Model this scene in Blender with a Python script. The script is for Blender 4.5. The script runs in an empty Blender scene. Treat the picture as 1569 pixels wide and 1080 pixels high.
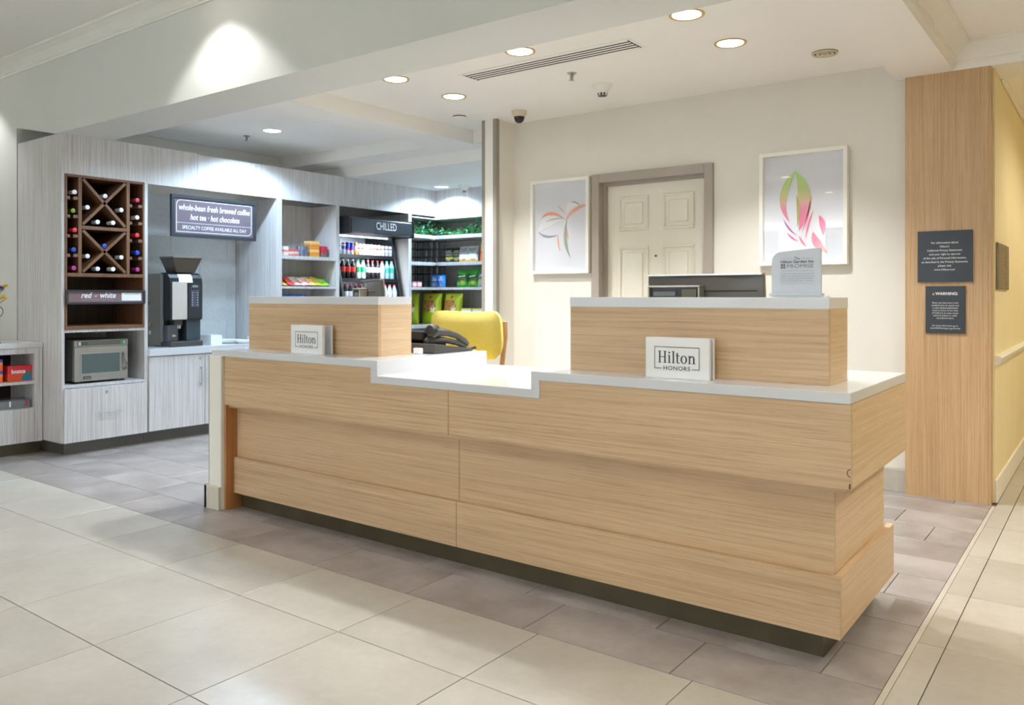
import bpy, bmesh, math, random
from mathutils import Vector, Matrix
R = math.radians
scene = bpy.context.scene
col = scene.collection

# ------------------------------------------------------------------ camera
# World axes: X runs along the desk front, Y runs away from the lobby, Z up; camera stands over the origin.
EYE = 1.25
cam_d = bpy.data.cameras.new('camera')
cam = bpy.data.objects.new('camera', cam_d); col.objects.link(cam)
cam.location = (0, 0, EYE)
cam.rotation_euler = (R(90), 0, 0.641)
cam_d.sensor_fit = 'HORIZONTAL'; cam_d.sensor_width = 36.0
cam_d.lens = 36.0 * 1242.0 / 1569.0
cam_d.shift_x = 0.0
cam_d.shift_y = -(540.0 - 452.0) / 1569.0
cam_d.clip_start = 0.05; cam_d.clip_end = 100
scene.camera = cam

# ------------------------------------------------------------------ view, world
scene.view_settings.view_transform = 'Standard'
scene.view_settings.look = 'None'
scene.view_settings.exposure = 0.0
scene.view_settings.gamma = 1.0
scene.view_settings.use_curve_mapping = False
scene.cycles.use_denoising = True
scene.cycles.caustics_reflective = False
scene.cycles.caustics_refractive = False
scene.cycles.sample_clamp_indirect = 8.0
scene.cycles.max_bounces = 16; scene.cycles.diffuse_bounces = 10; scene.cycles.glossy_bounces = 4; scene.cycles.transparent_max_bounces = 16
w = bpy.data.worlds.new('world'); scene.world = w; w.use_nodes = True
w.node_tree.nodes['Background'].inputs[0].default_value = (0.75, 0.86, 1.0, 1)
w.node_tree.nodes['Background'].inputs[1].default_value = 1.0

# lamp strengths
DESK_W, LOBBY_W, MARKET_W, HALL_W, DAY_W, CORR_W = 17, 9, 19, 13, 520, 19
C_DESK = (0.98, 0.99, 1.0); C_LOBBY = (0.98, 0.99, 1.0); C_MARKET = (0.55, 0.77, 1.0)
C_HALL = (1.0, 0.92, 0.74); C_DAY = (0.82, 0.92, 1.0)

def area_light(name, loc, rot, sx, sy, power, color):
    d = bpy.data.lights.new(name, 'AREA'); d.shape = 'RECTANGLE'; d.size = sx; d.size_y = sy
    d.energy = power; d.color = color
    o = bpy.data.objects.new(name, d); col.objects.link(o); o.location = loc; o.rotation_euler = rot
    return o
# daylight entering by the three lobby windows behind the camera
for k in range(3):
    area_light('daylight', (-7.0 + 3.4 * k, -5.9, 1.55), (R(90), 0, R(180)), 2.5, 2.2, DAY_W, C_DAY)

# ------------------------------------------------------------------ helpers
def lin(c):
    def f(u):
        u = u / 255.0
        return u / 12.92 if u <= 0.04045 else ((u + 0.055) / 1.055) ** 2.4
    return (f(c[0]), f(c[1]), f(c[2]), 1.0)

class MB:
    def __init__(s): s.v = []; s.f = []
    def add(s, vs, fs):
        n = len(s.v); s.v += [tuple(p) for p in vs]; s.f += [tuple(i + n for i in f) for f in fs]; return s
    def box(s, x0, x1, y0, y1, z0, z1):
        x0, x1 = min(x0, x1), max(x0, x1); y0, y1 = min(y0, y1), max(y0, y1); z0, z1 = min(z0, z1), max(z0, z1)
        return s.add([(x0,y0,z0),(x1,y0,z0),(x1,y1,z0),(x0,y1,z0),(x0,y0,z1),(x1,y0,z1),(x1,y1,z1),(x0,y1,z1)],
                     [(0,3,2,1),(4,5,6,7),(0,1,5,4),(1,2,6,5),(2,3,7,6),(3,0,4,7)])
    def prism(s, poly, axis, a0, a1):
        # poly in the two other axes: axis x -> (y,z), axis y -> (x,z), axis z -> (x,y)
        def P(p, a):
            return {'x': (a, p[0], p[1]), 'y': (p[0], a, p[1]), 'z': (p[0], p[1], a)}[axis]
        n = len(poly)
        vs = [P(p, a0) for p in poly] + [P(p, a1) for p in poly]
        fs = [tuple(range(n)), tuple(range(2*n-1, n-1, -1))]
        fs += [(i, i+n, (i+1) % n + n, (i+1) % n) for i in range(n)]
        return s.add(vs, fs)
    def lathe(s, prof, c=(0,0,0), n=24, axis='z'):
        vs = []
        for r, h in prof:
            for k in range(n):
                a = 2*math.pi*k/n; p = (r*math.cos(a), r*math.sin(a), h)
                if axis == 'x': p = (p[2], p[0], p[1])
                if axis == 'y': p = (p[0], p[2], p[1])
                vs.append((p[0]+c[0], p[1]+c[1], p[2]+c[2]))
        fs = []
        m = len(prof)
        for j in range(m-1):
            for k in range(n):
                a, b = j*n+k, j*n+(k+1) % n
                fs.append((a, b, b+n, a+n))
        fs.append(tuple(reversed(range(n)))); fs.append(tuple(range((m-1)*n, m*n)))
        return s.add(vs, fs)
    def cyl(s, c, r, h, axis='z', n=20):
        return s.lathe([(r, 0), (r, h)], c, n, axis)
    def tube(s, pts, r, n=8, caps=True):
        pts = [Vector(p) for p in pts]; rings = []
        up = Vector((0, 0, 1))
        rr = r if isinstance(r, (list, tuple)) else [r]*len(pts)
        vs = []
        for i, p in enumerate(pts):
            t = (pts[min(i+1, len(pts)-1)] - pts[max(i-1, 0)]).normalized()
            ref = up if abs(t.z) < 0.95 else Vector((1, 0, 0))
            a = t.cross(ref).normalized(); b = a.cross(t).normalized()
            for k in range(n):
                th = 2*math.pi*k/n
                vs.append(p + (a*math.cos(th) + b*math.sin(th))*rr[i])
        fs = []
        for i in range(len(pts)-1):
            for k in range(n):
                q, w_ = i*n+k, i*n+(k+1) % n
                fs.append((q, w_, w_+n, q+n))
        if caps:
            fs.append(tuple(reversed(range(n)))); fs.append(tuple(range((len(pts)-1)*n, len(pts)*n)))
        return s.add(vs, fs)
    def ring(s, u0, u1, v0, v1, t, axis, a0, a1):
        # rectangular frame of width t, extruded along axis; four bars with butted corners
        def bx(p0, p1, q0, q1):
            if axis == 'y': s.box(p0, p1, a0, a1, q0, q1)
            elif axis == 'x': s.box(a0, a1, p0, p1, q0, q1)
            else: s.box(p0, p1, q0, q1, a0, a1)
        bx(u0, u1, v0, v0+t); bx(u0, u1, v1-t, v1); bx(u0, u0+t, v0+t, v1-t); bx(u1-t, u1, v0+t, v1-t)
        return s
    def mesh(s, name, off=(0,0,0), bevel=0, seg=1, smooth=False):
        me = bpy.data.meshes.new(name)
        me.from_pydata([(a-off[0], b-off[1], c-off[2]) for a, b, c in s.v], [], s.f)
        bm = bmesh.new(); bm.from_mesh(me)
        bmesh.ops.recalc_face_normals(bm, faces=bm.faces)
        if bevel:
            bmesh.ops.bevel(bm, geom=list(bm.edges), offset=bevel, segments=seg, profile=0.5, affect='EDGES', clamp_overlap=True)
        if smooth:
            for f in bm.faces: f.smooth = True
            for e in bm.edges:
                if len(e.link_faces) == 2 and e.calc_face_angle(0) > 0.7: e.smooth = False
        bm.to_mesh(me); bm.free()
        return me
    def build(s, name, mat, parent=None, local=False, bevel=0, seg=1, smooth=False):
        off = (0,0,0) if (local or parent is None) else wloc(parent)
        me = s.mesh(name, off, bevel, seg, smooth)
        me.materials.append(mat)
        o = bpy.data.objects.new(name, me); col.objects.link(o)
        if parent: o.parent = parent
        return o

def wloc(o):
    p = Vector((0,0,0))
    while o: p += Vector(o.location); o = o.parent
    return p

def tag(o, label, cat, group=None):
    o['label'] = label; o['category'] = cat
    if group: o['group'] = group
    return o
def struct(o, label=None):
    o['kind'] = 'structure'
    if label: o['label'] = label
    return o
def thing(name, label, cat, loc=(0,0,0), rz=0, group=None):
    o = bpy.data.objects.new(name, None); col.objects.link(o)
    o.empty_display_size = 0.05; o.location = loc; o.rotation_euler = (0, 0, rz)
    return tag(o, label, cat, group)
def solo(o, loc, rz=0):
    o.location = loc; o.rotation_euler = (0, 0, rz); return o
def copy_tree(o, parent=None):
    c = o.copy(); col.objects.link(c); c.parent = parent
    for ch in list(o.children): copy_tree(ch, c)
    return c
def B(x0, x1, y0, y1, z0, z1): return MB().box(x0, x1, y0, y1, z0, z1)

# ------------------------------------------------------------------ materials
def nodes_of(name):
    m = bpy.data.materials.new(name); m.use_nodes = True
    nt = m.node_tree; b = nt.nodes['Principled BSDF']
    return m, nt, b
def N(nt, t, **kw):
    n = nt.nodes.new(t)
    for k, v in kw.items(): setattr(n, k, v)
    return n
def L(nt, a, b): nt.links.new(a, b)
def coords(nt, scale=(1,1,1), kind='Object'):
    tc = N(nt, 'ShaderNodeTexCoord'); mp = N(nt, 'ShaderNodeMapping')
    mp.inputs['Scale'].default_value = scale
    L(nt, tc.outputs[kind], mp.inputs['Vector']); return mp.outputs['Vector']
def noise(nt, vec, scale=1, detail=3, rough=0.5):
    n = N(nt, 'ShaderNodeTexNoise'); n.inputs['Scale'].default_value = scale
    n.inputs['Detail'].default_value = detail; n.inputs['Roughness'].default_value = rough
    L(nt, vec, n.inputs['Vector']); return n.outputs['Fac']
def ramp(nt, fac, stops, interp='LINEAR'):
    r = N(nt, 'ShaderNodeValToRGB'); r.color_ramp.interpolation = interp
    el = r.color_ramp.elements
    while len(el) < len(stops): el.new(0.5)
    for e, (p, c) in zip(el, stops): e.position = p; e.color = c
    L(nt, fac, r.inputs['Fac']); return r.outputs['Color']
def mixc(nt, a, b, fac, mode='MIX'):
    m = N(nt, 'ShaderNodeMix', data_type='RGBA', blend_type=mode)
    if isinstance(fac, (int, float)): m.inputs[0].default_value = fac
    else: L(nt, fac, m.inputs[0])
    for i, s in ((6, a), (7, b)):
        if isinstance(s, tuple): m.inputs[i].default_value = s
        else: L(nt, s, m.inputs[i])
    return m.outputs[2]
def bump(nt, b, h, strength=0.1, dist=0.01):
    n = N(nt, 'ShaderNodeBump'); n.inputs['Strength'].default_value = strength; n.inputs['Distance'].default_value = dist
    L(nt, h, n.inputs['Height']); L(nt, n.outputs['Normal'], b.inputs['Normal'])

def plain(name, c, rough=0.5, metal=0.0, var=0.05, scale=6.0, spec=0.5, bmp=0.0, bscale=200.0):
    """one colour with a faint cloudy variation"""
    m, nt, b = nodes_of(name)
    v = coords(nt); f = noise(nt, v, scale, 3)
    a = lin(c); lo = tuple(max(0, x*(1-var)) for x in a[:3]) + (1,); hi = tuple(min(1, x*(1+var)) for x in a[:3]) + (1,)
    L(nt, ramp(nt, f, [(0.3, lo), (0.7, hi)]), b.inputs['Base Color'])
    b.inputs['Roughness'].default_value = rough; b.inputs['Metallic'].default_value = metal
    b.inputs['Specular IOR Level'].default_value = spec
    if bmp: bump(nt, b, noise(nt, v, bscale, 2), bmp, 0.002)
    return m
def emit(name, c, strength):
    m, nt, b = nodes_of(name)
    b.inputs['Base Color'].default_value = lin(c)
    b.inputs['Emission Color'].default_value = lin(c); b.inputs['Emission Strength'].default_value = strength
    return m
def wood(name, dark, mid, light, grain='x', rough=0.45, seed=0.0, streak=1.0):
    """veneer: long fine fibres along the grain axis"""
    m, nt, b = nodes_of(name)
    def sc(along, across): return {'x': (along, across, across), 'y': (across, along, across), 'z': (across, across, along)}[grain]
    v1 = coords(nt, sc(1.6, 105)); v2 = coords(nt, sc(9.0, 420)); v3 = coords(nt, sc(0.55, 9))
    # a slow warp keeps the fibres from being dead straight
    f1 = noise(nt, v1, 1.0, 6, 0.62); f2 = noise(nt, v2, 1.0, 3, 0.6); f3 = noise(nt, v3, 1.0, 3, 0.55)
    base = ramp(nt, f1, [(0.25, lin(dark)), (0.48, lin(mid)), (0.75, lin(light))])
    broad = ramp(nt, f3, [(0.3, (0.90, 0.88, 0.86, 1)), (0.7, (1.04, 1.04, 1.04, 1))])
    fine = ramp(nt, f2, [(0.30, (0.74, 0.70, 0.66, 1)), (0.45, (1, 1, 1, 1))])
    c = mixc(nt, base, broad, 0.8*streak, 'MULTIPLY'); c = mixc(nt, c, fine, 0.75, 'MULTIPLY')
    L(nt, c, b.inputs['Base Color']); b.inputs['Roughness'].default_value = rough
    bump(nt, b, f2, 0.06, 0.002)
    return m
def tile_mat(name, dark, light, rough, cscale=2.2, stain=None):
    m, nt, b = nodes_of(name)
    oi = N(nt, 'ShaderNodeObjectInfo')
    tc = N(nt, 'ShaderNodeTexCoord'); add = N(nt, 'ShaderNodeVectorMath', operation='ADD')
    sc = N(nt, 'ShaderNodeVectorMath', operation='SCALE'); sc.inputs['Scale'].default_value = 37.0
    cb = N(nt, 'ShaderNodeCombineXYZ')
    for i in range(3): L(nt, oi.outputs['Random'], cb.inputs[i])
    L(nt, cb.outputs[0], sc.inputs[0]); L(nt, tc.outputs['Object'], add.inputs[0]); L(nt, sc.outputs[0], add.inputs[1])
    f = noise(nt, add.outputs[0], cscale, 6, 0.6); f2 = noise(nt, add.outputs[0], cscale*12, 4, 0.6)
    c = ramp(nt, f, [(0.3, lin(dark)), (0.68, lin(light))])
    if stain:
        f3 = noise(nt, add.outputs[0], cscale*0.8, 5, 0.7)
        c = mixc(nt, c, lin(stain), ramp(nt, f3, [(0.5, (0,0,0,1)), (0.75, (0.55,0.55,0.55,1))]))
    c = mixc(nt, c, ramp(nt, f2, [(0.3, (0.93,0.93,0.93,1)), (0.7, (1.03,1.03,1.03,1))]), 0.8, 'MULTIPLY')
    rv = ramp(nt, oi.outputs['Random'], [(0, (0.95,0.95,0.95,1)), (1, (1.03,1.03,1.03,1))])
    c = mixc(nt, c, rv, 1.0, 'MULTIPLY')
    L(nt, c, b.inputs['Base Color']); b.inputs['Roughness'].default_value = rough
    bump(nt, b, f2, 0.05, 0.002)
    return m
def bands(name, stops, z0, z1, rough=0.35, axis=2, wob=0.0):
    """flat print: colour bands by height above the object's own base"""
    m, nt, b = nodes_of(name)
    tc = N(nt, 'ShaderNodeTexCoord'); sp = N(nt, 'ShaderNodeSeparateXYZ'); L(nt, tc.outputs['Object'], sp.inputs[0])
    mr = N(nt, 'ShaderNodeMapRange'); mr.inputs['From Min'].default_value = z0; mr.inputs['From Max'].default_value = z1
    src = sp.outputs[axis]
    if wob:
        f = noise(nt, tc.outputs['Object'], 26, 3); ma = N(nt, 'ShaderNodeMath', operation='MULTIPLY_ADD')
        ma.inputs[1].default_value = wob; L(nt, f, ma.inputs[0]); L(nt, sp.outputs[axis], ma.inputs[2]); src = ma.outputs[0]
    L(nt, src, mr.inputs['Value'])
    L(nt, ramp(nt, mr.outputs[0], [(p, lin(c)) for p, c in stops], 'CONSTANT' if not wob else 'LINEAR'), b.inputs['Base Color'])
    b.inputs['Roughness'].default_value = rough
    return m
def blend(name, stops, z0, z1, rough=0.4):
    m = bands(name, stops, z0, z1, rough)
    for n in m.node_tree.nodes:
        if n.type == 'VALTORGB': n.color_ramp.interpolation = 'LINEAR'
    return m
def thin_glass(name, tint=(1,1,1,1), gloss=0.08, rough=0.02):
    m = bpy.data.materials.new(name); m.use_nodes = True; nt = m.node_tree; nt.nodes.clear()
    out = N(nt, 'ShaderNodeOutputMaterial'); mx = N(nt, 'ShaderNodeMixShader'); mx.inputs[0].default_value = gloss
    tr = N(nt, 'ShaderNodeBsdfTransparent'); tr.inputs[0].default_value = tint
    gl = N(nt, 'ShaderNodeBsdfGlossy'); gl.inputs['Roughness'].default_value = rough
    L(nt, tr.outputs[0], mx.inputs[1]); L(nt, gl.outputs[0], mx.inputs[2]); L(nt, mx.outputs[0], out.inputs[0])
    return m

M = {}
M['oak_x'] = wood('oak veneer along x', (174,142,107), (199,168,131), (216,187,152), 'x')
M['oak_y'] = wood('oak veneer along y', (194,164,128), (212,183,147), (222,195,162), 'y', streak=0.4)
M['oak_z'] = wood('oak veneer upright', (176,142,102), (198,164,123), (211,179,140), 'z')
M['oak_orange'] = wood('orange oak end panel', (150,98,52), (176,120,70), (188,134,82), 'z', streak=0.5)
M['wash'] = wood('whitewashed laminate', (170,166,166), (206,204,204), (226,225,226), 'z', 0.5)
M['wash_in'] = wood('grey niche laminate', (172,168,164), (198,195,191), (214,211,208), 'z', 0.55)
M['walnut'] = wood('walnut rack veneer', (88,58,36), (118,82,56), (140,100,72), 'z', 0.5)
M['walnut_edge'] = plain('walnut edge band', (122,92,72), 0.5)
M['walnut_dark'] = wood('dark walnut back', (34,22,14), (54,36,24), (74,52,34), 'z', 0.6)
M['quartz'] = plain('white quartz', (212,214,218), 0.14, var=0.015, scale=3)
M['wall'] = plain('cream paint', (232,229,220), 0.7, var=0.02, scale=2, bmp=0.05)
M['ceil'] = plain('ceiling paint', (243,241,236), 0.8, var=0.015, scale=2)
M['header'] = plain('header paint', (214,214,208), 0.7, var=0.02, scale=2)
M['trim_white'] = plain('white trim paint', (240,238,230), 0.4, var=0.015)
M['yellow_wall'] = plain('pale yellow wall paint', (240,226,184), 0.7, var=0.03, scale=2)
M['door_paint'] = plain('ivory door paint', (230,225,210), 0.45, var=0.02)
M['taupe'] = plain('taupe door frame paint', (164,154,144), 0.45, var=0.02)
M['guard'] = plain('grey corner guard', (150,144,132), 0.4, var=0.03)
M['base_grey'] = plain('warm grey baseboard', (206,200,188), 0.45, var=0.02)
M['toe'] = plain('bronze toe kick', (84,76,56), 0.28, metal=0.35, var=0.12, scale=8)
M['toe_grey'] = plain('grey metal toe kick', (104,102,94), 0.35, metal=0.4, var=0.1, scale=6)
M['cream_tile'] = tile_mat('cream porcelain tile', (172,166,155), (190,185,175), 0.30)
M['grey_tile'] = tile_mat('grey stone tile', (136,128,124), (170,163,160), 0.34, 3.0, (126,110,101))
M['grout'] = plain('grey grout', (112,106,98), 0.9, var=0.1, scale=40)
M['edge_strip'] = plain('pale metal edge strip', (206,202,192), 0.35, metal=0.3)
M['black'] = plain('black plastic', (26,27,29), 0.4, var=0.1)
M['dark'] = plain('dark grey plastic', (70,68,65), 0.38, var=0.08)
M['chrome'] = plain('brushed steel', (190,188,184), 0.28, metal=0.9, var=0.06, scale=30)
M['steel'] = plain('stainless steel', (172,166,156), 0.34, metal=0.75, var=0.06, scale=20)
M['white'] = plain('white plastic', (240,240,240), 0.4, var=0.02)
M['paper'] = plain('white paper', (244,244,242), 0.8, var=0.02, scale=30)
M['ink'] = plain('navy black ink', (32,30,44), 0.6, var=0.02)
M['grey_ink'] = plain('grey ink', (112,112,116), 0.6, var=0.02)
M['white_ink'] = plain('white ink', (238,240,244), 0.6, var=0.02)
M['sign_mauve'] = plain('mauve sign face', (108,95,104), 0.4, var=0.04)
M['sign_frame'] = plain('charcoal sign frame', (52,56,62), 0.4, var=0.05)
M['slate'] = plain('slate sign board', (56,64,72), 0.5, var=0.05)
M['acrylic'] = thin_glass('clear acrylic', (0.96,0.98,1,1), 0.08)
M['glass'] = thin_glass('picture glass', (1,1,1,1), 0.05)
M['yellow_fabric'] = plain('yellow woven fabric', (232,213,118), 0.85, var=0.05, scale=90, bmp=0.4, bscale=500)
M['beech'] = wood('beech leg', (150,112,76), (176,134,94), (190,150,108), 'z', 0.5)
M['lime'] = plain('lime popcorn bag film', (176,196,36), 0.28, var=0.06)
M['pink_ink'] = plain('pink ink', (196,62,92), 0.5)
M['lens_warm'] = emit('lit lamp lens warm', (255,246,226), 14)
M['lens_cool'] = emit('lit lamp lens cool', (226,238,255), 14)
M['lens_hall'] = emit('lit lamp lens amber', (255,226,160), 10)
M['gold_trim'] = plain('gold reflector trim', (214,184,120), 0.3, metal=0.6)
M['black_void'] = plain('dark slot', (34,32,28), 0.8)

# ------------------------------------------------------------------ lettering
def text_geo(s, size, bold=0.0, shear=0.0, space=1.0, align='CENTER', res=3):
    cu = bpy.data.curves.new('text', 'FONT'); cu.body = s; cu.size = size; cu.offset = bold; cu.shear = shear
    cu.space_character = space; cu.align_x = align; cu.align_y = 'CENTER'; cu.resolution_u = res; cu.fill_mode = 'FRONT'
    o = bpy.data.objects.new('text', cu); col.objects.link(o)
    dg = bpy.context.evaluated_depsgraph_get(); me = bpy.data.meshes.new_from_object(o.evaluated_get(dg))
    vs = [(v.co.x, v.co.y) for v in me.vertices]; fs = [tuple(p.vertices) for p in me.polygons]
    bpy.data.objects.remove(o); bpy.data.curves.remove(cu); bpy.data.meshes.remove(me)
    return vs, fs
def front(x, y, z): return lambda a, b: (x+a, y, z+b)           # facing -Y
def facex(x, y, z): return lambda a, b: (x, y+a, z+b)           # facing +X
def letter(name, s, size, mat, parent, fn, width=None, local=False, **kw):
    mb = MB()
    lines = s if isinstance(s, list) else [(s, 0.0)]
    for t, dy in lines:
        vs, fs = text_geo(t, size, **kw)
        if width and vs:
            w0 = max(v[0] for v in vs) - min(v[0] for v in vs); k = width/w0
            vs = [(a*k, b) for a, b in vs]
        mb.add([fn(a, b+dy) for a, b in vs], fs)
    off = (0,0,0) if local else wloc(parent)
    me = bpy.data.meshes.new(name); me.from_pydata([(p[0]-off[0], p[1]-off[1], p[2]-off[2]) for p in mb.v], [], mb.f)
    me.materials.append(mat); o = bpy.data.objects.new(name, me); col.objects.link(o); o.parent = parent
    return o
def hilton_word():
    """serif word drawn from stems, serifs and bowls; returns (verts, faces, width), cap height 1"""
    mb = MB(); x = [0.0]
    def rect(a, b, c, d): mb.add([(x[0]+a, b), (x[0]+c, b), (x[0]+c, d), (x[0]+a, d)], [(0,1,2,3)])
    def arc(cx, cy, rx, ry, rix, riy, a0, a1, n=14):
        vs = []
        for i in range(n+1):
            t = R(a0 + (a1-a0)*i/n)
            vs += [(x[0]+cx+rx*math.cos(t), cy+ry*math.sin(t)), (x[0]+cx+rix*math.cos(t), cy+riy*math.sin(t))]
        mb.add(vs, [(2*i, 2*i+2, 2*i+3, 2*i+1) for i in range(n)])
    for a in (0.08, 0.54):
        rect(a, 0, a+0.125, 1); rect(a-0.08, 0, a+0.205, 0.045); rect(a-0.08, 0.955, a+0.205, 1)
    rect(0.2, 0.48, 0.55, 0.54); x[0] += 0.84
    rect(0.08, 0, 0.20, 0.66); rect(0, 0, 0.28, 0.045); rect(0, 0.615, 0.20, 0.66); arc(0.14, 0.87, 0.078, 0.078, 0, 0, 0, 360); x[0] += 0.36
    rect(0.08, 0, 0.20, 1.0); rect(0, 0, 0.28, 0.045); rect(0, 0.955, 0.20, 1.0); x[0] += 0.34
    rect(0.08, 0.12, 0.20, 0.86); rect(0, 0.60, 0.36, 0.65); arc(0.24, 0.14, 0.16, 0.155, 0.05, 0.09, 180, 320); x[0] += 0.42
    arc(0.28, 0.325, 0.28, 0.345, 0.15, 0.29, 0, 360, 28); x[0] += 0.63
    rect(0.08, 0, 0.20, 0.66); rect(0, 0, 0.28, 0.045); rect(0, 0.615, 0.20, 0.66)
    rect(0.44, 0, 0.56, 0.44); rect(0.36, 0, 0.64, 0.045); arc(0.36, 0.43, 0.20, 0.235, 0.085, 0.165, 0, 160); x[0] += 0.64
    return mb.v, mb.f, x[0]

# ================================================================== THE SETTING
ZC, ZH, ZL, ZM, ZR, ZB = 2.723, 2.505, 3.20, 2.723, 2.76, 2.603      # desk ceiling, header underside, lobby, market, corridor
# ---- floor
fl = struct(B(-11, 3.6, -6.1, 10.2, -0.08, -0.006).build('floor', M['grout']))
def tile_mesh(w, d, key, cache={}):
    k = (round(w, 3), round(d, 3), key)
    if k not in cache:
        me = B(-w/2, w/2, -d/2, d/2, -0.006, 0.0).mesh('tile', bevel=0.0012)
        me.materials.append(M[key]); cache[k] = me
    return cache[k]
def put_tile(x0, x1, y0, y1, key, gap=0.0035):
    if x1-x0 < 0.02 or y1-y0 < 0.02: return
    o = bpy.data.objects.new('tile', tile_mesh(x1-x0-gap, y1-y0-gap, key)); col.objects.link(o)
    o.parent = fl; o.location = ((x0+x1)/2, (y0+y1)/2, 0)
GX1 = -0.589; GY0 = 2.456
# lobby cream tiles
xs = [-2.319 + 0.608*k for k in range(-9, 3)] + [GX1]
ys = [GY0, 2.027] + [2.027 - 0.6*k for k in range(1, 5)]
for i in range(len(xs)-1):
    for j in range(len(ys)-1):
        if xs[i+1] > xs[i]: put_tile(xs[i], min(xs[i+1], GX1), ys[j+1], ys[j], 'cream_tile')
# corridor cream tiles to the right of the grey field
cx = [GX1+0.014, -0.487, 0.12, 0.73, 1.34, 1.9]; cy = [3.215 + 0.605*k for k in range(-6, 12)]
for i in range(len(cx)-1):
    for j in range(len(cy)-1): put_tile(cx[i], cx[i+1], cy[j], cy[j+1], 'cream_tile')
B(GX1-0.004, GX1+0.0152, GY0, 5.55, -0.006, 0.001).build('edge_strip', M['edge_strip'], fl)
# grey field in third-bond rows
for r in range(17):
    y0 = GY0 + 0.3015*r; y1 = y0 + 0.3015
    x = -1.186 - 0.2*r
    while x > -8.4: x -= 0.6
    while x < GX1:
        a, b = max(x, -8.4), min(x+0.6, GX1-0.005)
        lim = 5.60 if a > -4.2 else 7.7
        if y0 < lim and b > a and not (-4.1 < a and b < -0.85 and 2.95 < y0 < 3.3): put_tile(a, b, y0, min(y1, lim), 'grey_tile')
        x += 0.6

# ---- header and left lobby wall in one painted plane facing the lobby
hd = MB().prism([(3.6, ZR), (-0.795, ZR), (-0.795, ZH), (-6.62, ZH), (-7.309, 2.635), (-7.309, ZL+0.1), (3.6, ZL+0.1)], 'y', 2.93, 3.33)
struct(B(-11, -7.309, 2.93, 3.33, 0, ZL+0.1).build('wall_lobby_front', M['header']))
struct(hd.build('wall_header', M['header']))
# crown moulding under the lobby ceiling
def crown(x0, x1, y, z, d=-1):
    p = [(y, z), (y+d*0.10, z), (y+d*0.10, z-0.016), (y+d*0.085, z-0.022), (y+d*0.055, z-0.045), (y+d*0.03, z-0.075), (y+d*0.022, z-0.082), (y+d*0.022, z-0.095), (y+d*0.008, z-0.10), (y+d*0.008, z-0.115), (y, z-0.115)]
    return MB().prism(p, 'x', x0, x1)
struct(crown(-11, 3.6, 2.93, ZL).build('trim_1', M['trim_white'], smooth=False))
# ---- ceilings
struct(B(-11, 3.6, -6.1, 2.93, ZL, ZL+0.1).build('ceiling', M['ceil']))
struct(B(-4.62, -1.12, 3.33, 5.75, ZC, ZC+0.1).build('ceiling', M['ceil']))
struct(B(-7.6, -4.986, 3.33, 5.488, ZC, ZC+0.1).build('ceiling', M['ceil']))
struct(B(-0.795, 3.6, 3.33, 5.56, ZR, ZR+0.1).build('ceiling', M['ceil']))
struct(B(-0.59, 2.2, 5.95, 10.2, 2.70, 2.80).build('ceiling', M['ceil']))
# beams (same paint): between desk and market, market cross beam, alcove soffit, right beam
struct(B(-4.986, -4.62, 3.33, 5.488, ZB, 2.9).build('ceiling_beam', M['ceil']), 'painted beam between the desk ceiling and the market ceiling')
struct(B(-7.6, -4.62, 5.488, 5.83, ZB, 2.9).build('ceiling_beam', M['ceil']), 'painted cross beam over the market')
struct(B(-4.62, -4.165, 5.61, 5.83, ZB, 2.9).build('ceiling_beam', M['ceil']), 'short painted beam above the partition corner')
struct(B(-7.6, -4.165, 5.83, 7.9, 2.495, 2.9).build('ceiling_soffit', M['ceil']), 'lowered soffit over the corner shelves')
struct(B(-1.12, -0.795, 3.33, 5.56, 2.614, 2.9).build('ceiling_beam', M['ceil']), 'wide flat beam ending over the oak pillar')
struct(B(-0.795, 3.6, 5.56, 5.95, 2.614, 2.9).build('wall_hall_header', M['ceil']))
struct(B(-1.12, -0.795, 5.56, 5.95, 2.614, 2.9).build('ceiling_beam', M['ceil']))
# crown on the corridor side of the right beam and over the hall opening
def crown_y(x, y0, y1, z, d=1):
    p = [(x, z), (x+d*0.10, z), (x+d*0.10, z-0.016), (x+d*0.085, z-0.022), (x+d*0.055, z-0.045), (x+d*0.03, z-0.065), (x+d*0.022, z-0.072), (x+d*0.022, z-0.085), (x+d*0.006, z-0.09), (x, z-0.10)]
    return MB().prism(p, 'y', y0, y1)
struct(crown_y(-0.795, 3.33, 5.56, ZR).build('trim_2', M['trim_white']))
struct(crown(-0.795, 3.6, 5.56, ZR).build('trim_3', M['trim_white']))
struct(crown_y(-0.585, 5.95, 10.2, 2.70).build('trim_4', M['trim_white']))
# ---- walls
M['paper_wall'] = plain('pale linen wallpaper', (226,222,212), 0.75, var=0.02, scale=3)
nt = M['paper_wall'].node_tree; pb = nt.nodes['Principled BSDF']
bump(nt, pb, noise(nt, coords(nt, (260, 260, 9)), 1, 3), 0.12, 0.002)
DX0, DX1, DZ = -3.317, -2.406, 2.155       # door opening
struct(MB().prism([(-4.165, 0), (DX0, 0), (DX0, DZ), (DX1, DZ), (DX1, 0), (-1.05, 0), (-1.05, ZC), (-4.165, ZC)], 'y', 5.61, 5.75).build('wall_back', M['paper_wall']))
struct(B(-4.165, -1.05, 5.75, 5.79, 0, 2.9).build('wall_back_inner', M['wall']))
pw = struct(B(-4.285, -4.165, 2.79, 5.36, 0, 0.893).build('wall_partition', M['wall']), 'low cream partition wall behind the desk end')
struct(B(-4.285, -4.165, 5.36, 7.9, 0, 2.6).build('wall_partition', M['wall']))
B(-4.285, -4.165, 5.36, 5.61, 2.6, ZC).build('upper_wall', M['wall'], bpy.data.objects['wall_partition.001'])
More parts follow.
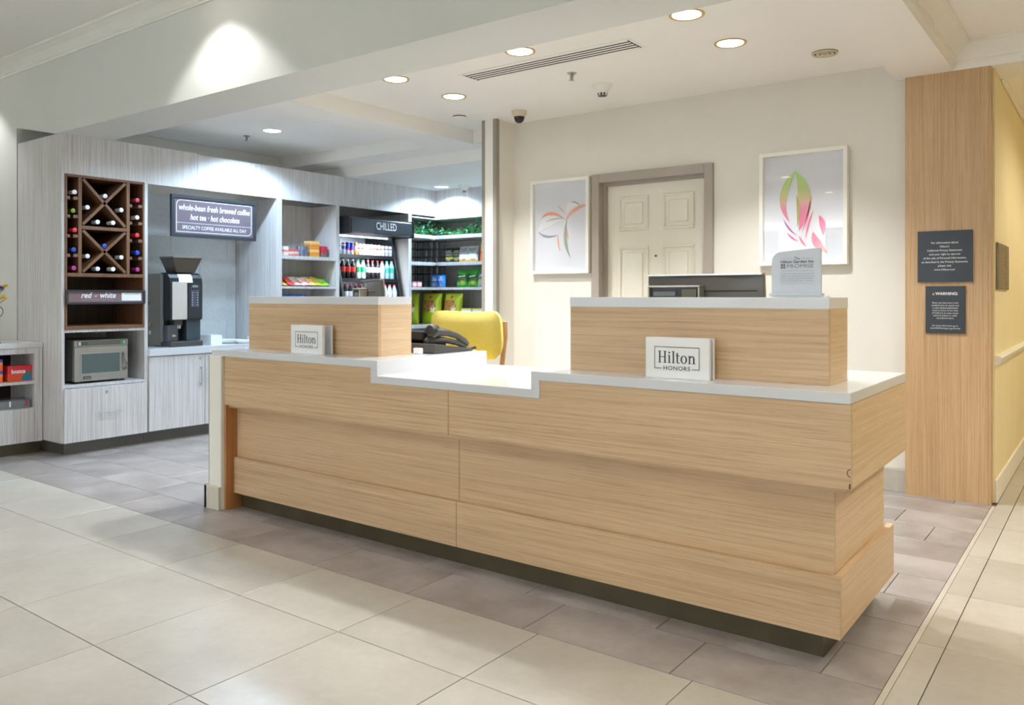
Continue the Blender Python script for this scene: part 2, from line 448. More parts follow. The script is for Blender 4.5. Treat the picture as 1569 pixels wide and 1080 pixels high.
B(-4.30, -4.15, 5.345, 5.362, 0.93, ZC).build('jamb_face', M['trim_white'], bpy.data.objects['wall_partition.001'])
B(-4.303, -4.272, 5.340, 5.352, 0.9, ZC).build('corner_guard', M['guard'], bpy.data.objects['wall_partition.001'])
B(-4.182, -4.146, 5.338, 5.380, 0.9, ZC).build('corner_guard', M['guard'], bpy.data.objects['wall_partition.001'])
# the partition's end post beside the desk, with its own baseboard and corner strip
B(-4.285, -4.168, 2.76, 2.79, 0, 0.893).build('end_post', M['wall'], pw, bevel=0.003)
B(-4.298, -4.284, 2.765, 2.80, 0.11, 0.893).build('corner_guard', M['guard'], pw)
B(-4.31, -4.166, 2.742, 2.762, 0, 0.137).build('baseboard', M['base_grey'], pw, bevel=0.003)
B(-4.31, -4.284, 2.742, 5.34, 0, 0.137).build('baseboard', M['base_grey'], pw, bevel=0.003)
struct(B(-4.285, -4.165, 3.637, 5.345, 0.893, 0.93).build('trim_6', M['trim_white'], bevel=0.003), 'white cap along the low partition wall')
struct(B(-7.6, -7.2, 3.331, 7.9, 0, 2.72).build('wall_left', M['wall']))
struct(B(-8.0, -4.1, 7.72, 7.9, 0, 2.9).build('wall_market_back', M['wall']))
# tiled cove base of the back wall
bb = struct(B(-4.15, -1.03, 5.598, 5.611, 0, 0.145).build('baseboard_back', M['grout']))
for k in range(10):
    o = B(-4.14+k*0.31, -4.14+k*0.31+0.306, 5.590, 5.60, 0.0, 0.145).build('tile', M['cream_tile'], bb, bevel=0.002)
# hall and lobby shell
hw = struct(B(-1.05, -0.588, 5.64, 10.2, 0, 2.75).build('wall_hall', M['yellow_wall']))
struct(B(-0.588, -0.574, 5.64, 10.2, 0, 0.137).build('baseboard_hall', M['trim_white'], bevel=0.003))
cr = MB().prism([(-0.588, 0.825), (-0.575, 0.825), (-0.565, 0.838), (-0.558, 0.85), (-0.55, 0.872), (-0.562, 0.882), (-0.588, 0.885)], 'y', 5.64, 10.2)
struct(cr.build('trim_5', M['trim_white']), 'white chair rail along the yellow hall wall')
struct(B(-1.0, 2.2, 10.1, 10.2, 0, 2.8).build('wall_hall_end', M['yellow_wall']))
struct(B(1.9, 2.2, 5.95, 10.2, 0, 2.8).build('wall_hall_right', M['yellow_wall']))
struct(B(1.9, 3.6, 5.56, 5.95, 0, 2.7).build('wall_corridor', M['wall']))
struct(B(3.5, 3.6, -6.1, 5.6, 0, 3.3).build('wall_right', M['wall']))
struct(B(-11.1, -11, -6.1, 3.0, 0, 3.3).build('wall_lobby_left', M['wall']))
# rear lobby wall with three window openings
rw = MB().box(-11, 3.6, -6.2, -6.1, 0, 0.4).box(-11, 3.6, -6.2, -6.1, 2.7, 3.3)
edges = [-11] + [e for k in range(3) for e in (-8.3+3.4*k, -5.7+3.4*k)] + [3.6]
for k in range(0, len(edges), 2): rw.box(edges[k], edges[k+1], -6.2, -6.1, 0.4, 2.7)
struct(rw.build('wall_rear', M['wall']))
for k in range(3):
    x0 = -8.3 + 3.4*k
    wn = struct(MB().ring(x0, x0+2.6, 0.4, 2.7, 0.06, 'y', -6.2, -6.1).build('window_%d' % (k+1), M['trim_white']))
    B(x0+1.28, x0+1.32, -6.17, -6.13, 0.46, 2.64).build('mullion', M['trim_white'], wn)
    B(x0+0.06, x0+2.54, -6.152, -6.148, 0.46, 2.64).build('pane', M['glass'], wn)

# ---- door in the back wall
dr = struct(B(DX0+0.02, DX1-0.02, 5.69, 5.735, 0.01, DZ-0.02).build('door_1', M['door_paint']), 'ivory six-panel door in a taupe frame')
fr = MB().box(-3.377, DX0+0.012, 5.585, 5.70, 0, 2.213).box(DX1-0.012, -2.351, 5.585, 5.70, 0, 2.213).box(DX0+0.012, DX1-0.012, 5.585, 5.70, DZ-0.012, 2.213)
fr.build('door_frame', M['taupe'], dr, bevel=0.003)
MB().box(DX0+0.012, DX0+0.035, 5.655, 5.69, 0, DZ-0.012).box(DX1-0.035, DX1-0.012, 5.655, 5.69, 0, DZ-0.012).box(DX0+0.035, DX1-0.035, 5.655, 5.69, DZ-0.035, DZ-0.012).build('door_stop', M['taupe'], dr)
for (a, b) in ((-3.18, -2.915), (-2.795, -2.535)):
    for (c, d) in ((1.755, 2.03), (1.02, 1.635), (0.22, 0.88)):
        p = MB().ring(a, b, c, d, 0.022, 'y', 5.677, 5.692); p.build('panel_moulding', M['door_paint'], dr, bevel=0.006)
        MB().box(a+0.05, b-0.05, 5.678, 5.692, c+0.05, d-0.05).build('door_panel', M['door_paint'], dr, bevel=0.011)
MB().cyl((-2.856, 5.684, 1.553), 0.008, 0.008, 'y', 12).build('peephole', M['black'], dr)
MB().lathe([(0.025, 0), (0.025, -0.01), (0.012, -0.012), (0.012, -0.05), (0.028, -0.06), (0.028, -0.08), (0.01, -0.09)], (-3.22, 5.69, 1.0), 16, 'y').build('door_knob', M['chrome'], dr, smooth=True)

# ---- oak pillar
pl = thing('oak_pillar', 'tall oak veneer pillar carrying two dark notice boards', 'pillar', (-0.83, 5.60, 0))
B(-1.066, -0.612, 5.56, 5.598, 0.0, 2.614).build('front_panel', M['oak_z'], pl)
B(-0.612, -0.599, 5.562, 5.640, 0.0, 2.614).build('side_panel', M['oak_z'], pl)
B(-1.050, -0.620, 5.598, 5.640, 0.0, 2.614).build('core', M['wall'], pl)

# ================================================================== LAMPS AND CEILING FITTINGS
def downlight(loc, label, group, lens, power, color, r=0.085, cone=120, blend_=0.5, trim='gold_trim'):
    t = thing('recessed_downlight', label, 'ceiling light', loc, 0, group)
    MB().lathe([(r+0.008, 0), (r+0.008, -0.005), (r, -0.007), (r-0.009, -0.003), (r-0.009, 0.0)], (0,0,0), 28).build('trim_ring', M[trim], t, local=True, smooth=True)
    MB().lathe([(r-0.010, 0.0), (r-0.010, -0.003)], (0,0,0), 28).build('lens', M[lens], t, local=True)
    d = bpy.data.lights.new('lamp', 'SPOT'); d.energy = power; d.color = color; d.spot_size = R(cone); d.spot_blend = blend_; d.shadow_soft_size = 0.06
    o = bpy.data.objects.new('lamp', d); col.objects.link(o); o.parent = t; o.location = (0, 0, -0.02)
    return t
for x, y, nm in ((-3.94, 3.955, 'nearest the lobby header at the partition end of the desk'), (-3.94, 4.56, 'between the round cover disc and the lobby header'),
                 (-2.89, 3.955, 'beside the long slotted air diffuser, over the low counter'), (-1.81, 3.96, 'over the tall right counter, nearer the lobby header'),
                 (-1.81, 4.56, 'between the round ceiling speaker and the air diffuser')):
    downlight((x, y, ZC), 'lit recessed ceiling light ' + nm, 'downlights over the desk', 'lens_warm', DESK_W*8, C_DESK, cone=114, blend_=0.5)
downlight((-6.063, 4.534, ZM), 'lit cool white recessed light in the market ceiling coffer', 'market downlights', 'lens_cool', MARKET_W*8, C_MARKET, trim='trim_white', cone=140, blend_=0.4)
downlight((-6.217, 6.98, 2.495), 'lit cool white recessed light above the corner shelves', 'market downlights', 'lens_cool', MARKET_W*4, C_MARKET, trim='trim_white', cone=150, blend_=0.25)
downlight((-5.45, 3.68, ZM), 'added unseen cool white light in the market ceiling close behind the header', 'market downlights', 'lens_cool', MARKET_W*7, C_MARKET, trim='trim_white', cone=150, blend_=0.6)  # extra lamp, hidden by the header, added to brighten fascia and cabinets
downlight((-5.1, 6.98, 2.495), 'added unseen cool white light above the shelves near the partition', 'market downlights', 'lens_cool', MARKET_W*4, C_MARKET, trim='trim_white', cone=150, blend_=0.25)  # extra lamp out of view, added to put more light on the back shelves
# lobby row that grazes the header, and the rest of the lobby grid behind it
for x in (-7.95, -4.38, -0.8):
    for y in (2.60, 0.2, -2.3, -4.8):
        near = y > 2
        downlight((x, y, ZL), 'lit recessed lobby ceiling light' + (' close to the header' if near else ''), 'lobby downlights', 'lens_warm', (52 if near else LOBBY_W*8), C_LOBBY, cone=(106 if near else 140), blend_=(0.35 if near else 0.7))
for y in (4.0, 1.0):
    downlight((1.2, y, ZR if y > 3 else ZL), 'lit recessed corridor ceiling light', 'corridor downlights', 'lens_hall', CORR_W*8, C_HALL, cone=140, blend_=0.6)
for y in (6.6, 8.4):
    downlight((0.5, y, 2.70), 'lit amber recessed hall ceiling light', 'hall downlights', 'lens_hall', HALL_W*5, C_HALL, cone=160, blend_=0.6)

# long slotted air diffuser
t = thing('air_diffuser', 'long white slotted air diffuser set in the desk ceiling', 'air vent', (-2.88, 4.235, ZC))
MB().ring(-3.53, -2.24, 4.128, 4.342, 0.018, 'z', ZC-0.004, ZC).build('frame', M['ceil'], t)
B(-3.51, -2.26, 4.146, 4.324, ZC-0.0012, ZC-0.0005).build('dark_backing', M['black_void'], t)
for k in range(5): B(-3.50, -2.27, 4.150+k*0.0385, 4.150+k*0.0385+0.020, ZC-0.0028, ZC-0.0018).build('slat', M['ceil'], t)
# smoke detector, dome camera, sprinklers, speaker, cover disc
def detector(loc, label, k=1.0):
    t = thing('smoke_detector', label, 'smoke detector', loc)
    MB().lathe([(0.075*k, 0), (0.074*k, -0.008), (0.06*k, -0.025), (0.044*k, -0.045), (0.040*k, -0.060)], (0,0,0), 24).build('housing', M['trim_white'], t, local=True, smooth=True)
    MB().lathe([(0.036*k, -0.058), (0.036*k, -0.074), (0.028*k, -0.080)], (0,0,0), 20).build('sensor_chamber', M['dark'], t, local=True, smooth=True)
    for q in range(10):
        a = q*math.pi/5; MB().box(-0.004, 0.004, 0.030*k, 0.040*k, -0.078, -0.060).build('grille_bar', M['trim_white'], t, local=True).rotation_euler = (0, 0, a)
detector((-2.89, 4.933, ZC), 'flared white smoke detector beside the sprinkler over the desk')
detector((-5.94, 7.05, 2.495), 'white smoke detector over the corner shelves', 0.9)
t = thing('dome_camera', 'small dome security camera under the ceiling by the back wall corner', 'camera', (-3.833, 5.234, ZC))
MB().lathe([(0.062, 0), (0.060, -0.02), (0.048, -0.048)], (0,0,0), 24).build('housing', plain('beige camera housing', (214,204,178), 0.5), t, local=True, smooth=True)
MB().lathe([(0.043, -0.048), (0.042, -0.060), (0.036, -0.078), (0.024, -0.092), (0.008, -0.098)], (0,0,0), 24).build('dome', plain('smoked dome', (30,28,26), 0.1), t, local=True, smooth=True)
def sprinkler(loc, label):
    t = thing('sprinkler', label, 'sprinkler', loc)
    MB().lathe([(0.032, 0), (0.032, -0.004), (0.016, -0.012)], (0,0,0), 18).build('escutcheon', M['chrome'], t, local=True, smooth=True)
    MB().tube([(0.012, 0, -0.010), (0.014, 0, -0.028), (0.003, 0, -0.045)], 0.003, 6).tube([(-0.012, 0, -0.010), (-0.014, 0, -0.028), (-0.003, 0, -0.045)], 0.003, 6).build('yoke', M['chrome'], t, local=True)
    MB().lathe([(0.019, -0.045), (0.019, -0.048)], (0,0,0), 16).build('deflector', M['chrome'], t, local=True)
    MB().lathe([(0.005, -0.008), (0.005, -0.045)], (0,0,0), 8).build('stem', M['guard'], t, local=True)
sprinkler((-2.90, 4.55, ZC), 'chrome pendent sprinkler beside the flared smoke detector')
sprinkler((-6.451, 4.542, ZM), 'chrome pendent sprinkler in the market ceiling coffer')
t = thing('ceiling_speaker', 'round cream ceiling speaker near the oak pillar', 'speaker', (-1.421, 5.084, ZC))
for r0, r1 in ((0.062, 0.075), (0.036, 0.052), (0.012, 0.026)):
    MB().lathe([(r0, -0.002), (r0, -0.010), (r1, -0.012), (r1, -0.002)], (0,0,0), 26).build('grille_ring', plain('speaker cream', (212,202,176), 0.5), t, local=True, smooth=True)
MB().lathe([(0.076, 0), (0.076, -0.003)], (0,0,0), 26).build('backing', M['black_void'], t, local=True)
t = thing('sprinkler_cover', 'flat round cover disc on the ceiling by the market beam', 'cover plate', (-4.34, 5.093, ZC))
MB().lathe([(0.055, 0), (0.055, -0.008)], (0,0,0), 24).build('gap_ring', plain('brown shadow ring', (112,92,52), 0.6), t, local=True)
MB().lathe([(0.058, -0.009), (0.058, -0.013), (0.05, -0.016)], (0,0,0), 24).build('plate', M['ceil'], t, local=True)

# ================================================================== RECEPTION DESK
D = thing('reception_desk', 'long oak reception desk with stepped white quartz top and raised screens', 'reception desk', (-2.43, 3.2, 0))
XL, XS, XR = -4.163, -2.435, -0.695
g = 0.0015
# upper band: two front panels cut to the stepped top
B(XL, XS-g, 2.78, 2.80, 0.613, 0.817).build('upper_panel', M['oak_x'], D)
o = MB().prism([(XL, 0.613), (XS-g, 0.613), (XS-g, 0.817), (-2.940, 0.817), (-2.940, 0.892), (XL, 0.892)], 'y', 2.78, 2.80)
bpy.data.objects.remove(D.children[0]); o.build('upper_panel', M['oak_x'], D)
MB().prism([(XS+g, 0.613), (XR, 0.613), (XR, 0.892), (-1.929, 0.892), (-1.929, 0.817), (XS+g, 0.817)], 'y', 2.78, 2.80).build('upper_panel', M['oak_x'], D)
B(XR-0.02, XR, 2.801, 3.63, 0.613, 0.892).build('end_panel', M['oak_y'], D)
B(XL, XR-0.02, 2.801, 3.62, 0.595, 0.613).build('upper_underside', M['oak_x'], D)
# middle and lower bands
B(XL, XS-g, 2.857, 2.875, 0.30, 0.595).build('middle_panel', M['oak_x'], D)
B(XS+g, -0.768, 2.857, 2.875, 0.30, 0.595).build('middle_panel', M['oak_x'], D)
B(-0.786, -0.768, 2.876, 3.585, 0.30, 0.595).build('end_panel', M['oak_y'], D)
B(XL, XS-g, 2.835, 2.856, 0.092, 0.30).build('lower_panel', M['oak_x'], D)
B(XS+g, -0.743, 2.835, 2.856, 0.092, 0.30).build('lower_panel', M['oak_x'], D)
B(-0.767, -0.743, 2.857, 3.65, 0.092, 0.30).build('end_panel', M['oak_y'], D)
B(XL, -0.81, 2.885, 2.895, 0, 0.092).build('toe_kick', M['toe'], D)
B(-0.82, -0.81, 2.896, 3.58, 0, 0.092).build('toe_kick', M['toe'], D)
B(-4.164, -4.150, 2.783, 2.885, 0, 0.612).build('side_cheek', M['oak_orange'], D)
# carcass behind: floor board, back uprights, writing shelf
B(-4.15, -0.84, 2.90, 3.50, 0.092, 0.112).build('carcass_floor', M['oak_y'], D)
for x in (-4.14, -2.93, -1.93, -0.83): B(x, x+0.02, 2.90, 3.55, 0.112, 0.595).build('carcass_upright', M['oak_y'], D)
B(-4.14, -0.83, 2.881, 2.90, 0.112, 0.595).build('carcass_front_board', M['oak_x'], D)
# stepped quartz top, one folded slab
wt = MB()
poly = [(-4.283, 0.893), (-2.939, 0.893), (-2.939, 0.818), (-1.930, 0.818), (-1.930, 0.893), (XR, 0.893), (XR, 0.930), (-1.973, 0.930), (-1.973, 0.855), (-2.893, 0.855), (-2.893, 0.930), (-4.283, 0.930)]
wt.prism(poly, 'y', 2.776, 3.635)
wt.build('quartz_top', M['quartz'], D, bevel=0.0015)
# worn marks on the veneer near the right corner of the upper band
wm = plain('dark worn veneer', (96,56,36), 0.6)
mk = MB(); pts_ = [(-0.696-0.012*math.sin(R(a)), 0.668+0.014*math.cos(R(a))) for a in range(0, 181, 15)]; pin = [(-0.696-0.009*math.sin(R(a)), 0.668+0.011*math.cos(R(a))) for a in range(0, 181, 15)]
mk.add([(a, 2.7796, b) for a, b in pts_] + [(a, 2.7796, b) for a, b in pin], [(i, i+1, i+14, i+13) for i in range(12)]).build('ring_mark', wm, D)
MB().add([(-0.702, 2.7796, 0.616), (-0.696, 2.7796, 0.616), (-0.6955, 2.7796, 0.634), (-0.701, 2.7796, 0.632)], [(0,1,2,3)]).build('chipped_edge', wm, D)
# raised screens
for x0, x1 in ((-4.16, -3.058), (-1.885, -0.808)):
    B(x0+0.002, x1-0.002, 2.945, 2.963, 0.93, 1.200).build('screen_panel', M['oak_x'], D)
    B(x1-0.020, x1-0.002, 2.964, 3.190, 0.93, 1.200).build('screen_side', M['oak_y'], D)
    B(x0+0.002, x0+0.020, 2.964, 3.190, 0.93, 1.200).build('screen_side', M['oak_y'], D)
    B(x0+0.021, x1-0.021, 3.172, 3.190, 0.93, 1.200).build('screen_back', M['oak_x'], D)
    B(x0, x1, 2.943, 3.192, 1.200, 1.241).build('screen_top', M['quartz'], D, bevel=0.0015)

# ---- loyalty programme sign blocks
def honors(x0, x1, y0, y1, z1, label):
    t = thing('counter_sign', label, 'sign', ((x0+x1)/2, (y0+y1)/2, 0.93))
    B(x0, x1, y0, y0+0.018, 0.9305, z1).build('front_plate', M['white'], t, bevel=0.001)
    B(x0+0.004, x1-0.004, y0+0.0185, y1-0.012, 0.9305, z1-0.002).build('middle_plate', M['acrylic'], t)
    B(x0+0.002, x1, y1-0.0115, y1, 0.9305, z1).build('rear_plate', M['white'], t, bevel=0.001)
    k = (x1-x0)/0.262; cx_, yy = (x0+x1)/2, y0-0.0006
    zb, zt = z1-0.119, z1-0.034; h = 0.0026; bw = 0.093*k
    fr = MB()
    def q(a, b, c, d): fr.add([(a, yy, b), (c, yy, b), (c, yy, d), (a, yy, d)], [(0,1,2,3)])
    q(cx_-bw, zt-h, cx_+bw, zt); q(cx_-bw, zb, cx_-bw+h, zt); q(cx_+bw-h, zb, cx_+bw, zt)
    q(cx_-bw, zb, cx_-0.062*k, zb+h); q(cx_+0.062*k, zb, cx_+bw, zb+h)
    fr.build('logo_border', M['ink'], t)
    vs, fs, wd = hilton_word(); sc = 0.154*k/wd; cap = 0.046
    MB().add([(cx_ + (a-wd/2)*sc, yy, zb+0.0225 + b*cap) for a, b in vs], fs).build('lettering', M['ink'], t)
    letter('lettering', 'HONORS', 0.0225, M['ink'], t, front(cx_, yy, zb+0.0025), width=0.110*k, space=1.1, bold=0.0002)
    return t
honors(-1.476, -1.214, 2.852, 2.905, 1.086, 'white Hilton Honors sign block against the screen below the promise plaque')
honors(-3.648, -3.386, 2.852, 2.925, 1.086, 'white Hilton Honors sign block against the screen beside the telephone')

# ---- promise plaque on the right screen top
t = thing('promise_plaque', 'frosted Hilton Garden Inn promise plaque standing on the screen top', 'sign', (-0.968, 3.09, 1.241))
px0, px1, pz0, pz1, py = -1.06, -0.876, 1.257, 1.425, 3.085
arc = [(px0+0.04+0.04*math.cos(R(a)), pz1-0.01-0.04+0.04*math.sin(R(a))) for a in range(180, 89, -10)]
frost = plain('frosted acrylic', (194,199,207), 0.35, var=0.02)
MB().prism([(px0, pz0)] + arc + [(px1-0.004, pz1), (px1, pz1-0.006), (px1, pz0)], 'y', py, py+0.010).build('panel', frost, t)
B(px0-0.006, px1+0.006, py-0.012, py+0.024, 1.2475, 1.257).build('foot', plain('grey acrylic foot', (190,198,208), 0.3), t, bevel=0.001)
B(px0-0.002, px1+0.02, py-0.006, py+0.05, 1.2412, 1.2475).build('base_plate', M['white'], t)
pcx = (px0+px1)/2 + 0.004; yy = py-0.0006
letter('lettering', 'The', 0.0135, M['grey_ink'], t, front(pcx, yy, 1.388), bold=0.0002)
letter('lettering', 'Hilton Garden Inn', 0.0150, M['ink'], t, front(pcx, yy, 1.3755), width=0.122, bold=0.00025)
letter('lettering', 'PROMISE', 0.0195, M['grey_ink'], t, front(pcx+0.0115, yy, 1.3585), width=0.098)
cl = MB()
for i in (0, 1):
    for j in (0, 1): cl.add([(pcx-0.061+i*0.0095, yy, 1.3505+j*0.0095), (pcx-0.0530+i*0.0095, yy, 1.3505+j*0.0095), (pcx-0.0530+i*0.0095, yy, 1.3585+j*0.0095), (pcx-0.061+i*0.0095, yy, 1.3585+j*0.0095)], [(0,1,2,3)])
cl.build('emblem', M['grey_ink'], t)
ln = MB()
for a, b, z in ((-0.061, -0.018, 1.388), (0.018, 0.061, 1.388), (-0.061, 0.061, 1.341), (-0.061, 0.061, 1.293)):
    ln.add([(pcx+a, yy, z), (pcx+b, yy, z), (pcx+b, yy, z+0.0007), (pcx+a, yy, z+0.0007)], [(0,1,2,3)])
ln.build('rule_lines', M['grey_ink'], t)
letter('lettering', [('Our goal is to make your stay better and', 0.0135), ('brighter. If something isn\'t just as you', 0.0045), ('like it, simply let any Team Member', -0.0045), ('know, and we\'ll make it right. Guaranteed', -0.0135)], 0.0064, M['grey_ink'], t, front(pcx, yy, 1.317), width=0.122, res=1)

# ---- monitors, backs towards the lobby
def monitor(loc, rz, label):
    t = thing('computer_monitor', label, 'monitor', loc, rz)
    shell = MB(); n = 14; W, z0, z1 = 0.545, 0.06, 0.405
    # slightly bowed back shell
    vs = []; lean = 0.035
    for i in range(n+1):
        u = -1+2*i/n; x = u*W/2
        yb = -0.030*(1-u*u) - 0.006
        for (z, k) in ((z0, 0.7), (z0+0.02, 1.0), (z1-0.03, 1.0), (z1, 0.35)):
            vs.append((x, yb*k - lean*(z-z0)/(z1-z0), z - (0.012*u*u if z > 0.3 else 0)*0))
    fs = []
    for i in range(n):
        for j in range(3): fs.append((i*4+j, (i+1)*4+j, (i+1)*4+j+1, i*4+j+1))
    m0 = len(vs)
    for i in range(n+1):
        u = -1+2*i/n; x = u*W/2
        for (z) in (z0, z1): vs.append((x, 0.012 - lean*(z-z0)/(z1-z0), z))
    for i in range(n):
        a = m0+2*i; fs.append((a, a+1, a+3, a+2))
        fs.append((i*4, a, a+2, (i+1)*4)); fs.append((i*4+3, (i+1)*4+3, a+3, a+1))
    fs.append((0, 1, 2, 3, m0+1, m0)); k = n*4; fs.append((k, m0+2*n, m0+2*n+1, k+3, k+2, k+1))
    shell.add(vs, fs).build('back_shell', plain('warm grey monitor shell', (92,89,84), 0.35), t, local=True, smooth=True)
    # silver rim along the top and sides
    rim = MB(); ly = -lean
    rim.prism([(0.0125, z0), (0.020, z0), (0.020+ly, z1+0.009), (-0.022+ly, z1+0.007), (-0.022+ly, z1+0.001), (0.0125+ly, z1+0.001)], 'x', -W/2-0.003, W/2+0.003)
    rim.build('silver_rim', M['chrome'], t, local=True)
    MB().prism([(0.0205, z0+0.012), (0.0215, z0+0.012), (0.0215+ly, z1-0.006), (0.0205+ly, z1-0.006)], 'x', -W/2+0.01, W/2-0.01).build('screen', plain('dark screen', (14,15,18), 0.15), t, local=True)
    MB().box(-0.02, 0.26, -0.066, -0.063, 0.335, 0.339).build('vent_slot', M['black_void'], t, local=True)
    MB().prism([(-0.045, 0.08), (-0.03, 0.08), (-0.06, 0.28), (-0.085, 0.28)], 'x', -0.05, 0.05).build('stand_neck', M['dark'], t, local=True)
    MB().box(-0.03, 0.03, -0.06, -0.02, 0.006, 0.10).build('stand_post', M['dark'], t, local=True)
    MB().box(-0.13, 0.13, -0.10, 0.10, 0.0, 0.008).build('stand_base', M['dark'], t, local=True, bevel=0.003)
    h = MB().ring(-0.235, 0.02, 0.285, 0.362, 0.008, 'y', -0.115, -0.066).build('port_housing', M['steel'], t, local=True, bevel=0.002)
    MB().box(-0.228, 0.012, -0.098, -0.068, 0.292, 0.355).build('port_block', M['black'], h, local=True)
    MB().box(-0.21, -0.10, -0.104, -0.098, 0.315, 0.335).build('port_row', plain('grey port strip', (96,104,104), 0.3), h, local=True)
    MB().box(-0.07, 0.0, -0.104, -0.098, 0.300, 0.345).build('port_plate', plain('olive port plate', (96,92,70), 0.4), h, local=True)
    for k in range(5): MB().cyl((-0.20+k*0.045, -0.108, 0.283), 0.007, 0.03, 'y', 10).build('cable_plug', M['black'], h, local=True)
    return t
monitor((-1.472, 3.43, 0.9305), R(-2), 'dark monitor back with silver rim behind the screen holding the promise plaque')
monitor((-3.60, 3.46, 0.9305), R(-33), 'turned dark monitor back with silver rim behind the screen near the market')

# ---- desk telephone
t = thing('desk_telephone', 'black corded desk telephone on the counter beside the yellow stool', 'telephone', (-3.13, 3.42, 0.9305))
MB().prism([(3.27, 0.931), (3.60, 0.931), (3.60, 0.945), (3.27, 0.985)], 'x', -3.30, -2.965).build('base', M['dark'], t, bevel=0.004)
MB().prism([(3.29, 1.000), (3.300, 1.052), (3.50, 1.000), (3.495, 0.955)], 'x', -3.34, -3.075).build('keypad_body', M['black'], t, bevel=0.006)
hs = MB().tube([(-3.03, 3.315, 1.018), (-3.025, 3.345, 1.048), (-3.01, 3.42, 1.040), (-3.0, 3.50, 1.018), (-3.0, 3.56, 0.985), (-3.0, 3.585, 0.968)], [0.020, 0.030, 0.019, 0.017, 0.021, 0.016], 12)
hs.build('handset', M['dark'], t, smooth=True)
hb = MB().lathe([(0.012, -0.034), (0.032, -0.026), (0.036, 0.0), (0.034, 0.022), (0.018, 0.034)], (-3.035, 3.335, 1.052), 18, 'y').build('earpiece', M['black'], t, smooth=True)
MB().tube([(-3.06, 3.30, 0.985), (-3.05, 3.33, 1.002), (-3.02, 3.40, 1.000), (-3.0, 3.50, 0.980), (-2.99, 3.56, 0.952)], [0.02, 0.028, 0.016, 0.016, 0.012], 10).build('cradle', M['dark'], t, smooth=True)
MB().box(-3.0, -2.966, 3.30, 3.34, 0.943, 0.962).build('jack_socket', M['black'], t)
pts = []
for i in range(120):
    u = i/119; a = u*2*math.pi*14
    pts.append((-2.995-0.05*u + 0.008*math.cos(a)*0.6, 3.59+0.13*u, 0.941+0.007*math.sin(a)))
MB().tube(pts, 0.0025, 5).build('coiled_cord', M['black'], t, smooth=True)
# small white box and cable under the screen's end
t = tag(solo(MB().box(-0.03, 0.02, -0.015, 0.015, 0, 0.032).build('power_adapter', M['white'], bevel=0.004), (-3.035, 3.222, 0.9305)), 'small white adapter box at the screen end beside the telephone', 'adapter')

# ---- yellow counter stool
t = thing('counter_stool', 'yellow upholstered counter stool with wooden legs behind the desk', 'stool', (-3.40, 3.93, 0), R(4))
def pad(w, h, thick, bow, n=14, m=8):
    vs = []; fs = []
    for s in (0, 1):
        for i in range(n+1):
            for j in range(m+1):
                u = -1+2*i/n; v = -1+2*j/m
                # rounded outline with corners a little high at the top
                cr_ = 1-0.11*(abs(u)*abs(v))**5; rx = w/2*(1-0.10*max(0, -v)**2)*cr_; rz = h/2*(1-0.05*u**6)*cr_
                edge = (1-abs(u)**5)*(1-abs(v)**5)
                th = thick*(0.30+0.70*edge**0.5)
                y = -bow*u*u
                dip = 0.020*u*u if v > 0 else 0
                vs.append((u*rx, y + (-th/2 if s == 0 else th/2), v*rz + dip*v))
    K = (n+1)*(m+1)
    for i in range(n):
        for j in range(m):
            a = i*(m+1)+j; q = (a, a+m+1, a+m+2, a+1)
            fs.append(q); fs.append(tuple(x+K for x in reversed(q)))
    def side(idx):
        for a, b in zip(idx, idx[1:]): fs.append((a, b, b+K, a+K))
    side([j for j in range(m+1)]); side([n*(m+1)+j for j in range(m+1)])
    side([i*(m+1) for i in range(n+1)]); side([i*(m+1)+m for i in range(n+1)])
    return vs, fs
vs, fs = pad(0.56, 0.31, 0.075, 0.055)
MB().add([(x, y+0.20-0.10*(z), z+0.985) for x, y, z in vs], fs).build('backrest', M['yellow_fabric'], t, local=True, smooth=True)
vs, fs = pad(0.50, 0.46, 0.085, 0.0)
MB().add([(x, z, y+0.67) for x, y, z in vs], fs).build('seat', M['yellow_fabric'], t, local=True, smooth=True)
for sx in (-1, 1):
    MB().tube([(sx*0.205, 0.20, 0.64), (sx*0.225, 0.225, 0.80), (sx*0.255, 0.215, 0.98), (sx*0.26, 0.205, 1.08)], 0.016, 8).build('back_post', M['beech'], t, local=True, smooth=True)
    MB().tube([(sx*0.20, 0.19, 0.635), (sx*0.235, 0.235, 0.0)], [0.019, 0.013], 8).build('leg', M['beech'], t, local=True, smooth=True)
    MB().tube([(sx*0.20, -0.18, 0.635), (sx*0.225, -0.215, 0.0)], [0.019, 0.013], 8).build('leg', M['beech'], t, local=True, smooth=True)
    MB().tube([(sx*0.225, -0.202, 0.22), (sx*0.226, 0.222, 0.22)], 0.010, 8).build('side_rail', M['beech'], t, local=True)
MB().tube([(-0.224, -0.202, 0.22), (0.224, -0.202, 0.22)], 0.011, 8).build('foot_rest', M['beech'], t, local=True)

